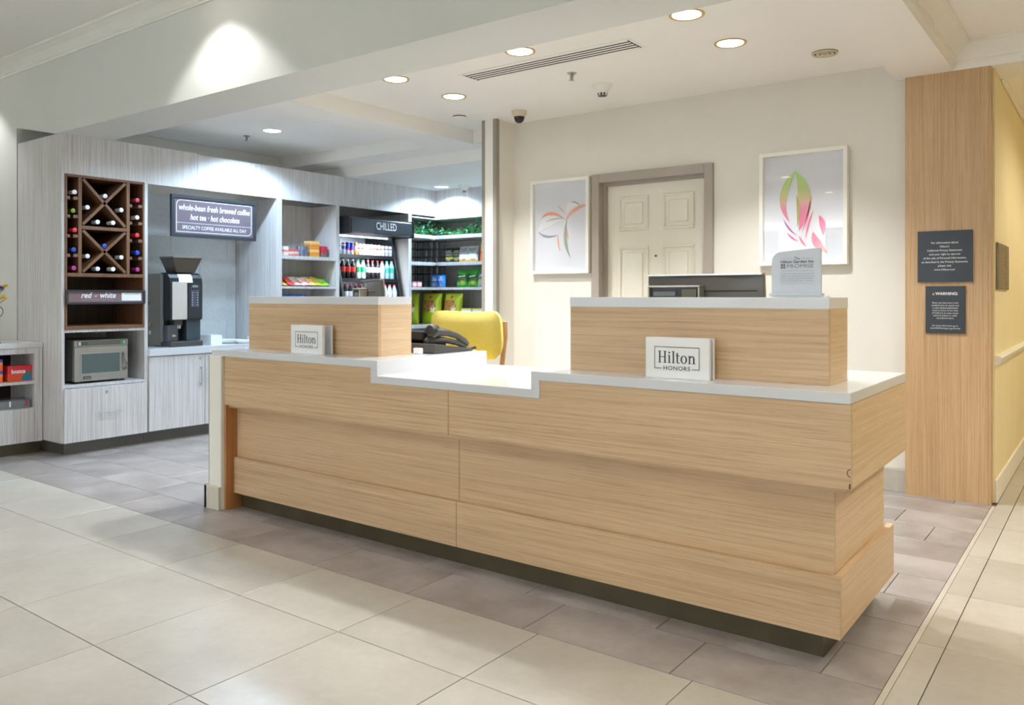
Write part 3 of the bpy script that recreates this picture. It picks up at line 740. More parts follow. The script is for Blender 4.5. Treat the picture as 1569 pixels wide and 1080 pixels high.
# ---- framed pictures on the back wall
def petal(parent, p0, p1, p2, w, mat, y, n=14, skew=0.5, name='petal'):
    mb = MB(); vs = []
    for i in range(n+1):
        s = i/n; x = (1-s)**2*p0[0]+2*s*(1-s)*p1[0]+s*s*p2[0]; z = (1-s)**2*p0[1]+2*s*(1-s)*p1[1]+s*s*p2[1]
        dx = 2*(1-s)*(p1[0]-p0[0])+2*s*(p2[0]-p1[0]); dz = 2*(1-s)*(p1[1]-p0[1])+2*s*(p2[1]-p1[1])
        l = math.hypot(dx, dz) or 1; nx, nz = -dz/l, dx/l
        hw = w*math.sin(math.pi*min(1, s**(math.log(0.5)/math.log(skew))))+0.0006
        vs += [(x+nx*hw, y, z+nz*hw), (x-nx*hw, y, z-nz*hw)]
    vs2 = [(a, b+0.002, c) for a, b, c in vs]; k = len(vs)
    fs = [(2*i, 2*i+2, 2*i+3, 2*i+1) for i in range(n)] + [(k+2*i+1, k+2*i+3, k+2*i+2, k+2*i) for i in range(n)]
    for i in range(n):
        fs.append((2*i, 2*i+k, 2*i+2+k, 2*i+2)); fs.append((2*i+1, 2*i+3, 2*i+3+k, 2*i+1+k))
    return mb.add(vs+vs2, fs).build(name, mat, parent)
def picture(x0, x1, z0, z1, label):
    t = thing('framed_picture', label, 'picture', ((x0+x1)/2, 5.59, (z0+z1)/2))
    MB().ring(x0, x1, z0, z1, 0.026, 'y', 5.556, 5.606).build('frame', M['trim_white'], t, bevel=0.0015)
    B(x0+0.02, x1-0.02, 5.596, 5.602, z0+0.02, z1-0.02).build('backing_board', plain('pale blue mount board', (226,228,236), 0.7, var=0.02), t)
    B(x0+0.024, x1-0.024, 5.566, 5.568, z0+0.024, z1-0.024).build('glass_pane', M['glass'], t)
    return t
def UV(x0, x1, z0, z1): return lambda u, v: (x0+(x1-x0)*u, z1-(z1-z0)*v)
X0, X1, Z0, Z1 = -3.955, -3.385, 1.425, 2.203
t = picture(X0, X1, Z0, Z1, 'white framed picture of pale petals with orange edges beside the door'); f = UV(X0, X1, Z0, Z1)
org = plain('coral paper', (240,168,140), 0.6); gg = plain('sage paper', (168,178,158), 0.6); wh = plain('white relief paper', (236,238,240), 0.7); gy = plain('grey paper shadow edge', (158,164,170), 0.7)
petal(t, f(0.56,0.42), f(0.30,0.30), f(0.16,0.40), 0.014, org, 5.592)
petal(t, f(0.58,0.44), f(0.72,0.29), f(0.98,0.29), 0.013, org, 5.592)
petal(t, f(0.53,0.43), f(0.25,0.38), f(0.10,0.55), 0.050, wh, 5.593)
petal(t, f(0.10,0.54), f(0.22,0.63), f(0.45,0.585), 0.008, gy, 5.591)
petal(t, f(0.56,0.42), f(0.40,0.40), f(0.24,0.44), 0.003, gy, 5.591)
petal(t, f(0.60,0.37), f(0.64,0.24), f(0.80,0.29), 0.030, wh, 5.593)
petal(t, f(0.66,0.25), f(0.76,0.24), f(0.82,0.30), 0.005, gy, 5.591)
petal(t, f(0.60,0.44), f(0.52,0.66), f(0.66,0.83), 0.013, gg, 5.592)
petal(t, f(0.45,0.585), f(0.44,0.70), f(0.49,0.76), 0.005, org, 5.592)
petal(t, f(0.60,0.52), f(0.61,0.60), f(0.63,0.635), 0.004, org, 5.592)
petal(t, f(0.57,0.36), f(0.50,0.31), f(0.43,0.27), 0.005, plain('peach paper', (232,190,160), 0.6), 5.592)
X0, X1, Z0, Z1 = -1.998, -1.412, 1.452, 2.232
t = picture(X0, X1, Z0, Z1, 'white framed picture of green and pink flame petals above the promise plaque'); f = UV(X0, X1, Z0, Z1)
def flame(name): 
    m = blend(name, [(0.0, (232,96,140)), (0.35, (222,120,150)), (0.55, (198,196,120)), (0.75, (176,214,110)), (1.0, (150,226,110))], -0.18, 0.32, 0.35); return m
fm = flame('iridescent flame paper')
pk = blend('pink coral paper', [(0.0, (246,168,120)), (0.3, (240,110,140)), (0.8, (236,84,140)), (1.0, (240,170,120))], -0.36, 0.0, 0.4)
vi = blend('violet pink paper', [(0.0, (232,96,140)), (1.0, (150,84,170))], -0.25, -0.1, 0.4)
petal(t, f(0.405,0.17), f(0.60,0.40), f(0.445,0.70), 0.042, fm, 5.592, 22)
petal(t, f(0.405,0.17), f(0.16,0.42), f(0.345,0.62), 0.024, fm, 5.5905, 22, 0.42)
petal(t, f(0.42,0.38), f(0.46,0.48), f(0.43,0.66), 0.010, plain('olive gold paper', (170,158,66), 0.4), 5.5905)
petal(t, f(0.27,0.59), f(0.32,0.68), f(0.42,0.735), 0.006, vi, 5.592)
petal(t, f(0.31,0.71), f(0.36,0.76), f(0.44,0.79), 0.006, vi, 5.592)
petal(t, f(0.595,0.395), f(0.58,0.52), f(0.485,0.71), 0.006, pk, 5.592)
petal(t, f(0.615,0.53), f(0.55,0.62), f(0.525,0.77), 0.006, pk, 5.592)
petal(t, f(0.675,0.57), f(0.73,0.64), f(0.72,0.75), 0.018, pk, 5.592)
petal(t, f(0.61,0.71), f(0.62,0.82), f(0.77,0.895), 0.026, pk, 5.592)
petal(t, f(0.45,0.74), f(0.48,0.80), f(0.53,0.835), 0.006, pk, 5.592)

# ---- notice boards on the pillar
t = thing('notice_board', 'dark square privacy notice board on the oak pillar', 'sign', (-0.843, 5.55, 1.487))
B(-0.993, -0.693, 5.548, 5.559, 1.330, 1.644).build('board', M['slate'], t, bevel=0.001)
rows = ['For information about', "Hilton's", 'California Privacy Statement,', 'and your right to opt-out', 'of the sale of Personal Information,', 'as described in the Privacy Statement,', 'please visit', 'www.Hilton.com']
letter('lettering', [(r_, 0.080-0.0235*i) for i, r_ in enumerate(rows)], 0.0165, M['white_ink'], t, front(-0.843, 5.5472, 1.490), bold=0.0002, res=2)
t = thing('notice_board', 'smaller dark warning notice board lower on the oak pillar', 'sign', (-0.840, 5.55, 1.16))
B(-0.948, -0.732, 5.548, 5.559, 1.017, 1.305).build('board', M['slate'], t, bevel=0.001)
letter('lettering', 'WARNING:', 0.024, M['white_ink'], t, front(-0.832, 5.5472, 1.258), bold=0.0006)
MB().add([(-0.912, 5.5472, 1.250), (-0.896, 5.5472, 1.250), (-0.904, 5.5472, 1.265)], [(0,1,2)]).build('warning_triangle', plain('amber ink', (220,160,50), 0.6), t)
rows = ['Plastic and vinyl items in this', 'establishment can expose you', 'to di(2-ethylhexyl)phthalate', 'which is known to the State', 'of California to cause cancer', 'and birth defects or other', 'reproductive harm.', '', '', 'For more information go to', 'www.P65Warnings.ca.gov/hotels']
letter('lettering', [(r_, 0.062-0.0155*i) for i, r_ in enumerate(rows) if r_], 0.0125, M['white_ink'], t, front(-0.840, 5.5472, 1.140), res=2)
# hall plaque
t = thing('hall_plaque', 'grey slatted directory plaque on the yellow hall wall', 'sign', (-0.58, 5.97, 1.42))
B(-0.587, -0.575, 5.68, 6.30, 1.285, 1.57).build('board', plain('grey plaque', (128,116,96), 0.5), t, bevel=0.002)
for k in range(18): B(-0.575, -0.5725, 5.70, 6.06, 1.30+k*0.0145, 1.3075+k*0.0145).build('slat', plain('plaque slat', (146,134,112), 0.4) if k == 0 else bpy.data.materials['plaque slat'], t)
for k in range(18): B(-0.575, -0.5725, 6.09, 6.28, 1.30+k*0.0145, 1.3075+k*0.0145).build('slat', bpy.data.materials['plaque slat'], t)

# ================================================================== MARKET CABINETS
F = -6.53                      # front plane of the market millwork
rnd = random.Random(4)
# ---- continuous fascia above the niches
t = thing('cabinet_fascia', 'whitewashed fascia band running above all the market niches', 'fascia', (-6.54, 5.0, 2.185))
for a, b in ((2.959, 4.088), (4.091, 6.118), (6.121, 7.226)): B(F-0.022, F, a, b, 2.186, 2.505 if b < 6 else 2.494).build('fascia_panel', M['wash'], t)
for a, b in ((F-0.022, -5.40), (-5.397, -4.29)): B(a, b, 7.227, 7.247, 2.165, 2.494).build('fascia_panel', M['wash'], t)
# ---- tall end cabinet
t = thing('tall_cabinet', 'tall whitewashed cabinet holding the wine rack and microwave', 'cabinet', (-6.85, 3.28, 0))
B(-7.30, F, 2.936, 2.958, 0.10, 2.504).build('side_panel', M['wash'], t)
B(-7.19, F, 3.602, 3.630, 0.10, 2.185).build('side_panel', M['wash'], t)
B(-7.19, -7.17, 2.959, 3.601, 0.10, 2.185).build('back_panel', M['wash_in'], t)
B(-7.17, F-0.002, 2.959, 3.601, 0.524, 0.545).build('niche_shelf', M['wash'], t)
B(-7.17, F-0.002, 2.959, 3.601, 0.957, 0.979).build('niche_shelf', M['wash'], t)
B(-7.17, F-0.022, 2.959, 3.601, 2.197, 2.215).build('top_board', M['wash'], t)
d = B(F+0.001, F+0.020, 2.950, 3.612, 0.100, 0.520).build('drawer_front', M['wash'], t, bevel=0.0015)
def bar_handle(parent, p0, p1, out):
    a, b = Vector(p0), Vector(p1); n = Vector(out); d_ = (b-a).normalized()
    MB().tube([a+n, b+n], 0.005, 8).tube([a+d_*0.015, a+d_*0.015+n], 0.004, 8).tube([b-d_*0.015, b-d_*0.015+n], 0.004, 8).build('handle', M['chrome'], parent, smooth=True)
bar_handle(d, (F+0.020, 3.205, 0.318), (F+0.020, 3.385, 0.318), (0.028, 0, 0))
MB().cyl((F+0.020, 3.275, 0.474), 0.010, 0.005, 'x', 14).build('lock', M['chrome'], d)
MB().box(-6.61, -6.60, 2.985, 3.63, 0, 0.099).box(-7.17, -6.61, 2.985, 2.995, 0, 0.099).build('toe_kick', M['toe_grey'], t)
# ---- wine rack insert
WR = thing('wine_rack', 'walnut wine rack insert with crossed dividers', 'wine rack', (-6.77, 3.272, 0.98))
xa, xb = -6.99, F+0.006
def wr(name, y0, y1, z0, z1, mat='walnut', x0=xa, x1=xb): return B(x0, x1, y0, y1, z0, z1).build(name, M[mat], WR)
wr('side_board', 2.960, 2.976, 0.981, 2.193); wr('side_board', 3.584, 3.600, 0.981, 2.193)
wr('top_board', 2.977, 3.583, 2.174, 2.193); wr('bottom_board', 2.977, 3.583, 0.981, 1.006)
wr('shelf_board', 2.977, 3.583, 1.395, 1.423)
wr('upright', 3.060, 3.086, 1.424, 2.173); wr('upright', 3.446, 3.472, 1.424, 2.173)
wr('middle_board', 3.087, 3.445, 1.770, 1.797)
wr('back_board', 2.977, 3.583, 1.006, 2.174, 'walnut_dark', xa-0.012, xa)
def slat(y0, z0, y1, z1, x0):
    w_ = 0.011; dy, dz = y1-y0, z1-z0; l = math.hypot(dy, dz); ny, nz = -dz/l*w_, dy/l*w_
    MB().prism([(y0+ny, z0+nz), (y1+ny, z1+nz), (y1-ny, z1-nz), (y0-ny, z0-nz)], 'x', x0, xb).build('cross_slat', M['walnut'], WR)
for z0, z1 in ((1.434, 1.760), (1.808, 2.164)):
    slat(3.096, z0, 3.436, z1, xa+0.002); slat(3.096, z1, 3.436, z0, xa+0.001)
for k in range(4):
    for (ya, yb) in ((2.977, 3.059), (3.473, 3.583)):
        zz = (2.008, 1.865, 1.712, 1.560)[k]
        if ya > 3: zz = (1.988, 1.845, 1.700, 1.555)[k]
        B(xa, xb-0.004, ya, ya+0.022, zz-0.012, zz+0.012).build('bottle_cleat', M['walnut_edge'], WR)
        B(xa, xb-0.004, yb-0.034, yb, zz-0.012, zz+0.012).build('bottle_cleat', M['walnut_edge'], WR)
# ---- wine bottles lying with their foils outward
bglass = plain('dark green bottle glass', (22,30,20), 0.12, var=0.05)
def wine_bottle(y, z, colour, cname, label, xo=0.0):
    t = thing('wine_bottle', label, 'wine bottle', (-6.60+xo, y, z), 0, 'wine bottles lying in the rack')
    MB().lathe([(0.0335, -0.34), (0.0335, -0.15), (0.028, -0.11), (0.016, -0.075), (0.0145, -0.02)], (0,0,0), 16, 'x').build('bottle_body', bglass, t, local=True, smooth=True)
    key = 'foil ' + cname
    m = bpy.data.materials.get(key) or plain(key, colour, 0.35, var=0.04)
    MB().lathe([(0.0155, -0.03), (0.016, 0.035), (0.0175, 0.037), (0.0175, 0.052), (0.013, 0.054)], (0,0,0), 14, 'x').build('foil_cap', m, t, local=True, smooth=True)
    return t
W_, G_, R_, B_, P_, K_ = (236,236,238), (120,150,40), (226,52,66), (44,76,186), (176,60,136), (206,60,92)
for y, z, c, n in ((3.020, 2.052, W_, 'white'), (3.018, 1.908, G_, 'olive green'), (3.020, 1.756, R_, 'red'), (3.022, 1.604, B_, 'blue'), (3.024, 1.461, P_, 'magenta')):
    wine_bottle(y, z, c, n, 'wine bottle with %s foil in the column beside the cabinet end panel' % n, 0.05 if n in ('white', 'red') else 0.03)
for y, z, c, n in ((3.530, 2.036, K_, 'crimson'), (3.528, 1.893, W_, 'white'), (3.528, 1.746, R_, 'red'), (3.530, 1.601, B_, 'blue'), (3.532, 1.461, P_, 'magenta')):
    wine_bottle(y, z, c, n, 'wine bottle with %s foil in the column beside the coffee niche' % n, 0.04)
lab = 'white foil wine bottle in the %s crossed bay, %s'
for zz, bay in ((1.797, 'upper'), (1.423, 'lower')):
    dz = 0.366 if bay == 'upper' else 0.336
    mid = (3.263, zz+dz*0.5+0.065)
    if bay == 'upper': wine_bottle(mid[0], mid[1], W_, 'white', lab % (bay, 'resting on top of the cross'), 0.04)
    else: wine_bottle(mid[0], mid[1]-0.012, B_, 'blue', 'blue foil wine bottle resting on the cross of the lower bay', 0.03)
    wine_bottle(3.128, zz+dz*0.40, W_, 'white', lab % (bay, 'wedged beside the end panel column'), 0.03)
    wine_bottle(3.395, zz+dz*0.40, W_, 'white', lab % (bay, 'wedged beside the coffee niche column'), 0.04)
    wine_bottle(3.208, zz+0.036, W_, 'white', lab % (bay, 'on its floor towards the end panel'), 0.03)
    wine_bottle(3.322, zz+0.036, W_, 'white', lab % (bay, 'on its floor towards the coffee niche'), 0.05)
# ---- red or white sign across the rack
t = thing('rack_sign', 'long red or white wine sign in a dark frame across the rack', 'sign', (-6.51, 3.275, 1.17))
MB().ring(2.962, 3.598, 1.178, 1.290, 0.016, 'x', F+0.007, F+0.024).build('frame', M['sign_frame'], t)
B(F+0.007, F+0.014, 2.978, 3.582, 1.194, 1.274).build('face', plain('mauve brown sign face', (134,108,112), 0.45), t)
letter('lettering', 'red', 0.062, M['white_ink'], t, facex(F+0.0146, 3.115, 1.247), width=0.085, bold=0.0016, shear=0.25)
letter('lettering', 'or', 0.030, M['white_ink'], t, facex(F+0.0146, 3.192, 1.244), width=0.028, shear=0.3)
letter('lettering', 'white', 0.062, M['white_ink'], t, facex(F+0.0146, 3.285, 1.247), width=0.128, bold=0.0016, shear=0.25)
letter('lettering', 'CHILLED WINE OR WINE COOLER', 0.016, plain('faint mauve ink', (176,150,156), 0.6), t, facex(F+0.0146, 3.205, 1.212), width=0.25)
B(F+0.014, F+0.0155, 3.400, 3.566, 1.204, 1.268).build('price_card', M['paper'], t)
letter('lettering', 'WINE AVAILABLE', 0.011, M['grey_ink'], t, facex(F+0.0160, 3.482, 1.258), width=0.12)
# ---- microwave
t = thing('microwave_oven', 'stainless steel microwave oven in the cabinet niche', 'microwave', (-6.83, 3.275, 0.546))
B(-7.06, -6.605, 3.058, 3.492, 0.562, 0.888).build('body', M['steel'], t, bevel=0.004)
B(-6.604, -6.590, 3.058, 3.492, 0.838, 0.888).build('control_strip', M['steel'], t, bevel=0.002)
B(-6.590, -6.588, 3.085, 3.478, 0.847, 0.881).build('control_panel', plain('dark control panel', (84,84,76), 0.35), t)
for k in range(10): B(-6.588, -6.5865, 3.165+k*0.026, 3.186+k*0.026, 0.854, 0.874).build('button', plain('grey key', (110,112,102), 0.4) if k == 0 else bpy.data.materials['grey key'], t)
B(-6.588, -6.586, 3.428, 3.450, 0.852, 0.876).build('start_button', plain('green key', (30,168,80), 0.4), t)
B(-6.588, -6.586, 3.452, 3.470, 0.852, 0.876).build('stop_button', plain('pale key', (190,192,196), 0.4), t)
B(-6.588, -6.586, 3.090, 3.110, 0.850, 0.878).build('badge_key', plain('pale blue key', (196,204,214), 0.4), t)
d = B(-6.604, -6.582, 3.058, 3.488, 0.562, 0.836).build('door', M['steel'], t, bevel=0.004)
MB().ring(3.105, 3.425, 0.618, 0.786, 0.006, 'x', -6.582, -6.579).build('window_rim', M['chrome'], d)
B(-6.582, -6.580, 3.111, 3.419, 0.624, 0.780).build('window', plain('grey green oven window', (86,98,94), 0.12), d)
MB().tube([(-6.582, 3.452, 0.640), (-6.555, 3.456, 0.645), (-6.548, 3.458, 0.70), (-6.555, 3.456, 0.770), (-6.582, 3.452, 0.775)], 0.011, 8).build('handle', M['chrome'], d, smooth=True)
B(-6.582, -6.580, 3.125, 3.185, 0.580, 0.602).build('badge', M['black'], d)
letter('lettering', 'Amana', 0.014, M['white_ink'], d, facex(-6.5795, 3.155, 0.591), width=0.046)
for x in (-6.62, -7.02):
    for y in (3.09, 3.46): MB().cyl((x, y, 0.546), 0.014, 0.016).build('foot', M['black'], t)
# ---- coffee base cabinet, worktop, backsplash
t = thing('base_cabinet', 'whitewashed base cabinet with upright steel handles below the coffee machine', 'cabinet', (-6.85, 4.28, 0))
B(-7.19, F-0.001, 3.632, 4.93, 0.10, 0.733).build('carcass', M['wash_in'], t)
for i, (a, b) in enumerate(((3.634, 4.150), (4.155, 4.535), (4.540, 4.925))):
    d = B(F, F+0.019, a, b, 0.102, 0.728).build('door', M['wash'], t, bevel=0.0015)
    hy = b-0.045 if i != 1 else a+0.045
    bar_handle(d, (F+0.019, hy, 0.45), (F+0.019, hy, 0.62), (0.028, 0, 0))
    MB().cyl((F+0.019, hy, 0.69), 0.010, 0.005, 'x', 12).build('lock', M['chrome'], d)
B(-6.61, -6.60, 3.632, 4.93, 0, 0.099).build('toe_kick', M['toe_grey'], t)
tag(solo(B(-0.345, 0.345, -0.65, 0.65, 0, 0.062).build('worktop', M['quartz'], bevel=0.002), (-6.845, 4.281, 0.7345)), 'white quartz worktop under the coffee machine', 'worktop')
wl = bpy.data.objects['wall_left']
bs_mat = tile_mat('embossed grey blue wall tile', (222,230,234), (234,240,243), 0.35, 2.0)
nt = bs_mat.node_tree; wv = N(nt, 'ShaderNodeTexWave'); wv.inputs['Scale'].default_value = 12; wv.inputs['Distortion'].default_value = 1.0
wv.bands_direction = 'DIAGONAL'; L(nt, coords(nt), wv.inputs['Vector']); bump(nt, nt.nodes['Principled BSDF'], wv.outputs['Fac'], 0.12, 0.01)
for r in range(7):
    z0 = 0.80 + 0.2*r
    for c in range(-1, 4):
        a = 3.632 + 0.60*c + (0.3 if r % 2 else 0); b = min(a+0.597, 4.928); a = max(a, 3.632)
        if b-a > 0.03: B(-7.2, -7.190, a, b, z0, min(z0+0.197, 2.184)).build('tile', bs_mat, wl)
# hanging sign over the coffee machine
t = thing('hanging_sign', 'mauve coffee and tea sign in a charcoal frame hanging in the niche', 'sign', (-6.56, 4.287, 1.76))
MB().ring(3.858, 4.716, 1.760, 2.128, 0.030, 'x', -6.580, -6.548).build('frame', M['sign_frame'], t, bevel=0.001)
B(-6.574, -6.558, 3.888, 4.686, 1.790, 2.098).build('face', M['sign_mauve'], t)
bd = MB(); xx = -6.5574
def qx(y0, z0, y1, z1): bd.add([(xx, y0, z0), (xx, y1, z0), (xx, y1, z1), (xx, y0, z1)], [(0,1,2,3)])
a0, a1, c0, c1, rr, h = 3.905, 4.670, 1.804, 2.086, 0.045, 0.005
qx(a0+rr, c1-h, a1, c1); qx(a0, c0, a1-rr, c0+h); qx(a0, c0, a0+h, c1-rr); qx(a1-h, c0+rr, a1, c1); qx(a0, 1.884, a1, 1.887)
for (cy_, cz_, s0) in ((a0+rr, c1-rr, 90), (a1-rr, c0+rr, 270)):
    for k in range(8):
        t0, t1 = R(s0+k*11.25), R(s0+(k+1)*11.25)
        bd.add([(xx, cy_+rr*math.cos(t0), cz_+rr*math.sin(t0)), (xx, cy_+rr*math.cos(t1), cz_+rr*math.sin(t1)), (xx, cy_+(rr-h)*math.cos(t1), cz_+(rr-h)*math.sin(t1)), (xx, cy_+(rr-h)*math.cos(t0), cz_+(rr-h)*math.sin(t0))], [(0,1,2,3)])
bd.build('border_line', M['white_ink'], t)
letter('lettering', 'whole-bean fresh brewed coffee', 0.072, M['white_ink'], t, facex(xx, 4.287, 2.020), width=0.72, bold=0.0009, shear=0.22)
letter('lettering', 'hot tea \u00b7 hot chocolate', 0.072, M['white_ink'], t, facex(xx, 4.287, 1.938), width=0.50, bold=0.0009, shear=0.22)
letter('lettering', 'SPECIALTY COFFEE AVAILABLE ALL DAY', 0.043, M['white_ink'], t, facex(xx, 4.287, 1.845), width=0.65)
for y in (3.99, 4.60): MB().tube([(-6.564, y, 2.128), (-6.564, y, 2.184)], 0.0022, 6).build('hanging_wire', M['chrome'], t)
# ---- coffee machine
t = thing('coffee_machine', 'silver and black bean-to-cup coffee machine with a bean hopper', 'coffee machine', (-6.90, 4.02, 0.7975))
bean = plain('bronze side sheet', (150,138,120), 0.4, metal=0.4)
B(-7.16, -6.74, 3.865, 4.185, 0.80, 1.440).build('body', bean, t, bevel=0.003)
B(-6.739, -6.70, 3.862, 3.868, 0.84, 1.435).build('side_strip', M['chrome'], t)
MB().prism([(-6.739, 1.03), (-6.605, 1.03), (-6.595, 1.05), (-6.595, 1.36), (-6.605, 1.40), (-6.63, 1.43), (-6.67, 1.447), (-6.739, 1.447)], 'y', 3.870, 4.180).build('door_head', M['black'], t, smooth=False)
B(-6.595, -6.590, 3.888, 4.030, 1.035, 1.365).build('beige_panel', plain('beige front panel', (196,186,176), 0.4), t, bevel=0.002)
cp = B(-6.595, -6.591, 4.040, 4.170, 1.045, 1.36).build('control_panel', plain('glossy control panel', (44,44,46), 0.15), t)
B(-6.591, -6.589, 4.078, 4.132, 1.318, 1.338).build('display', plain('grey display', (120,138,140), 0.3), cp)
B(-6.591, -6.5895, 4.066, 4.142, 1.145, 1.295).build('key_field', plain('dark key field', (70,72,84), 0.3), cp)
for r in range(6):
    for y in (4.076, 4.126): B(-6.5895, -6.588, y, y+0.008, 1.158+r*0.022, 1.165+r*0.022).build('key_light', plain('pale key dot', (206,214,222), 0.4) if (r == 0 and y < 4.1) else bpy.data.materials['pale key dot'], cp)
B(-6.5895, -6.588, 4.100, 4.108, 1.268, 1.275).build('red_key_light', plain('red key dot', (220,90,70), 0.4), cp)
B(-6.739, -6.72, 3.870, 4.180, 0.845, 1.03).build('cup_bay_back', M['dark'], t)
B(-6.72, -6.625, 4.045, 4.180, 0.845, 1.029).build('lower_door', plain('slate blue lower door', (60,72,78), 0.3), t, bevel=0.002)
B(-6.72, -6.630, 3.870, 3.965, 0.845, 0.985).build('grounds_drawer', plain('charcoal drawer', (74,78,80), 0.35), t, bevel=0.002)
MB().box(-6.70, -6.62, 3.925, 4.0, 0.985, 1.029).build('spout_block', M['dark'], t)
MB().cyl((-6.635, 3.985, 0.955), 0.008, 0.035).cyl((-6.635, 3.965, 0.955), 0.008, 0.035).build('spout', M['chrome'], t)
B(-6.62, -6.6195, 3.905, 3.935, 0.885, 0.902).build('orange_sticker', plain('orange sticker', (206,160,120), 0.6), t)
B(-6.76, -6.585, 3.872, 4.182, 0.798, 0.842).build('drip_tray', M['dark'], t, bevel=0.004)
B(-6.66, -6.60, 3.90, 4.03, 1.385, 1.445).build('tmp', M['paper'], t)
bpy.data.objects.remove(t.children[-1])
MB().prism([(-6.594, 1.36), (-6.603, 1.403), (-6.628, 1.434), (-6.632, 1.431), (-6.607, 1.400), (-6.598, 1.36)], 'y', 3.955, 4.085).build('paper_label', M['paper'], t)
hop = plain('smoked hopper plastic', (74,62,50), 0.15)
hp = MB().add([(-6.80, 3.955, 1.448), (-6.64, 3.955, 1.448), (-6.64, 4.135, 1.448), (-6.80, 4.135, 1.448), (-6.83, 3.91, 1.575), (-6.61, 3.91, 1.575), (-6.61, 4.185, 1.575), (-6.83, 4.185, 1.575)], [(0,3,2,1),(4,5,6,7),(0,1,5,4),(1,2,6,5),(2,3,7,6),(3,0,4,7)]).build('bean_hopper', hop, t, bevel=0.004)
B(-6.835, -6.605, 3.905, 4.19, 1.575, 1.592).build('hopper_lid', plain('grey brown hopper lid', (112,102,90), 0.35), t, bevel=0.004)
MB().cyl((-6.90, 3.864, 0.985), 0.012, -0.012, 'y', 12).build('key_lock', plain('brass lock', (206,168,60), 0.3, metal=0.6), t)
for k in range(3): B(-6.95, -6.91, 3.863, 3.865, 1.165+k*0.012, 1.169+k*0.012).build('vent_slot', M['black_void'], t)
B(-6.93, -6.90, 3.863, 3.865, 0.90, 0.935).build('side_sticker', M['paper'], t)
# ---- things on the coffee worktop
zt_ = 0.7970
t = thing('napkin_stack', 'folded white paper napkins stacked beside the coffee machine', 'napkins', (-6.70, 4.34, zt_))
for k in range(14):
    MB().box(-0.085, 0.085, -0.06+k*0.0082, -0.06+k*0.0082+0.0074, 0, 0.088+rnd.uniform(-0.003, 0.003)).build('napkin', M['paper'], t, local=True)
t = tag(solo(MB().lathe([(0.09, 0), (0.125, 0.006), (0.135, 0.028), (0.128, 0.030), (0.11, 0.012), (0.0, 0.010)], (0,0,0), 32).build('serving_tray', plain('cream ceramic', (226,226,216), 0.3), smooth=True), (-6.80, 4.58, zt_)), 'round cream serving tray on the coffee worktop', 'tray')
t = tag(solo(MB().lathe([(0.05, 0), (0.07, 0.012), (0.078, 0.030), (0.072, 0.031), (0.05, 0.014), (0.0, 0.012)], (0,0,0), 28).build('small_bowl', M['white'], smooth=True), (-6.60, 4.62, zt_)), 'small white bowl in front of the cream tray', 'bowl')
t = tag(solo(MB().lathe([(0.045, 0), (0.052, 0.055), (0.048, 0.055), (0.042, 0.005)], (0,0,0), 24).build('sugar_pot', M['white'], smooth=True), (-6.72, 4.80, zt_)), 'white pot behind the small bowl on the coffee worktop', 'pot')

# ---- open shelf cabinet
t = thing('shelf_cabinet', 'whitewashed open shelf cabinet of sweets beside the drinks cooler', 'cabinet', (-6.72, 5.33, 0))
B(-7.19, F, 4.932, 4.998, 0.10, 2.185).build('side_panel', M['wash'], t); B(-7.19, F, 5.682, 5.727, 0.10, 2.185).build('side_panel', M['wash'], t)
B(-6.935, -6.915, 4.999, 5.681, 0.10, 2.185).build('back_panel', M['wash_in'], t)
for z0, z1 in ((1.606, 1.640), (1.314, 1.337), (1.03, 1.055), (0.70, 0.725), (0.10, 0.12)): B(-6.914, F-0.001, 4.999, 5.681, z0, z1).build('shelf', M['wash'], t)
B(-6.61, -6.60, 4.932, 5.727, 0, 0.099).build('toe_kick', M['toe_grey'], t)
# sweets on the upper shelf
def tub(y, z, w_, h_, d_, mat, label, cat, name, x=-6.66, extra=None, group=None):
    o = tag(solo(B(-d_/2, d_/2, -w_/2, w_/2, 0, h_).build(name, mat, bevel=0.004), (x, y, z)), label, cat, group); return o
red_white = bands('red and white sweet carton', [(0, (206,60,50)), (0.28, (238,232,228)), (0.62, (222,96,84)), (0.72, (240,236,232))], 0, 0.1, wob=0.02)
tub(5.075, 1.640, 0.13, 0.095, 0.10, red_white, 'red and white sweet carton at the shelf end by the coffee niche', 'carton', 'sweet_carton')
tub(5.205, 1.640, 0.13, 0.072, 0.10, bands('red white printed carton', [(0, (224,206,198)), (0.3, (206,70,60)), (0.6, (232,222,214)), (0.85, (200,90,84))], 0, 0.072, wob=0.02), 'low red printed sweet carton on the upper sweets shelf', 'carton', 'sweet_carton')
t = thing('sweet_jar', 'clear tub of blue and silver sweets on the upper shelf', 'tub', (-6.66, 5.335, 1.640))
MB().ring(-0.06, 0.06, -0.055, 0.055, 0.004, 'z', 0.004, 0.135).build('clear_walls', M['acrylic'], t, local=True); MB().box(-0.06, 0.06, -0.055, 0.055, 0, 0.004).build('tub_floor', M['acrylic'], t, local=True)
for k in range(8):
    o = MB().box(-0.014, 0.014, -0.012, 0.012, 0, 0.10).build('sweet_packet', plain('blue silver wrapper %d' % (k % 3), [(150,150,170), (92,90,120), (206,206,214)][k % 3], 0.25), t, local=True, bevel=0.003)
    o.location = (-0.035+0.023*(k % 4), -0.028+0.055*(k//4), 0.005); o.rotation_euler = (0, 0, rnd.uniform(-0.4, 0.4))
for z_, lab_ in ((1.640, 'lower orange chocolate carton of the pair on the upper shelf'), (1.722, 'upper orange chocolate carton of the pair on the upper shelf')):
    tub(5.47, z_, 0.125, 0.081, 0.10, bands('orange carton', [(0, (204,110,36)), (0.25, (238,160,56)), (0.6, (226,138,44)), (0.8, (246,196,120))], 0, 0.081, wob=0.02), lab_, 'carton', 'chocolate_carton')
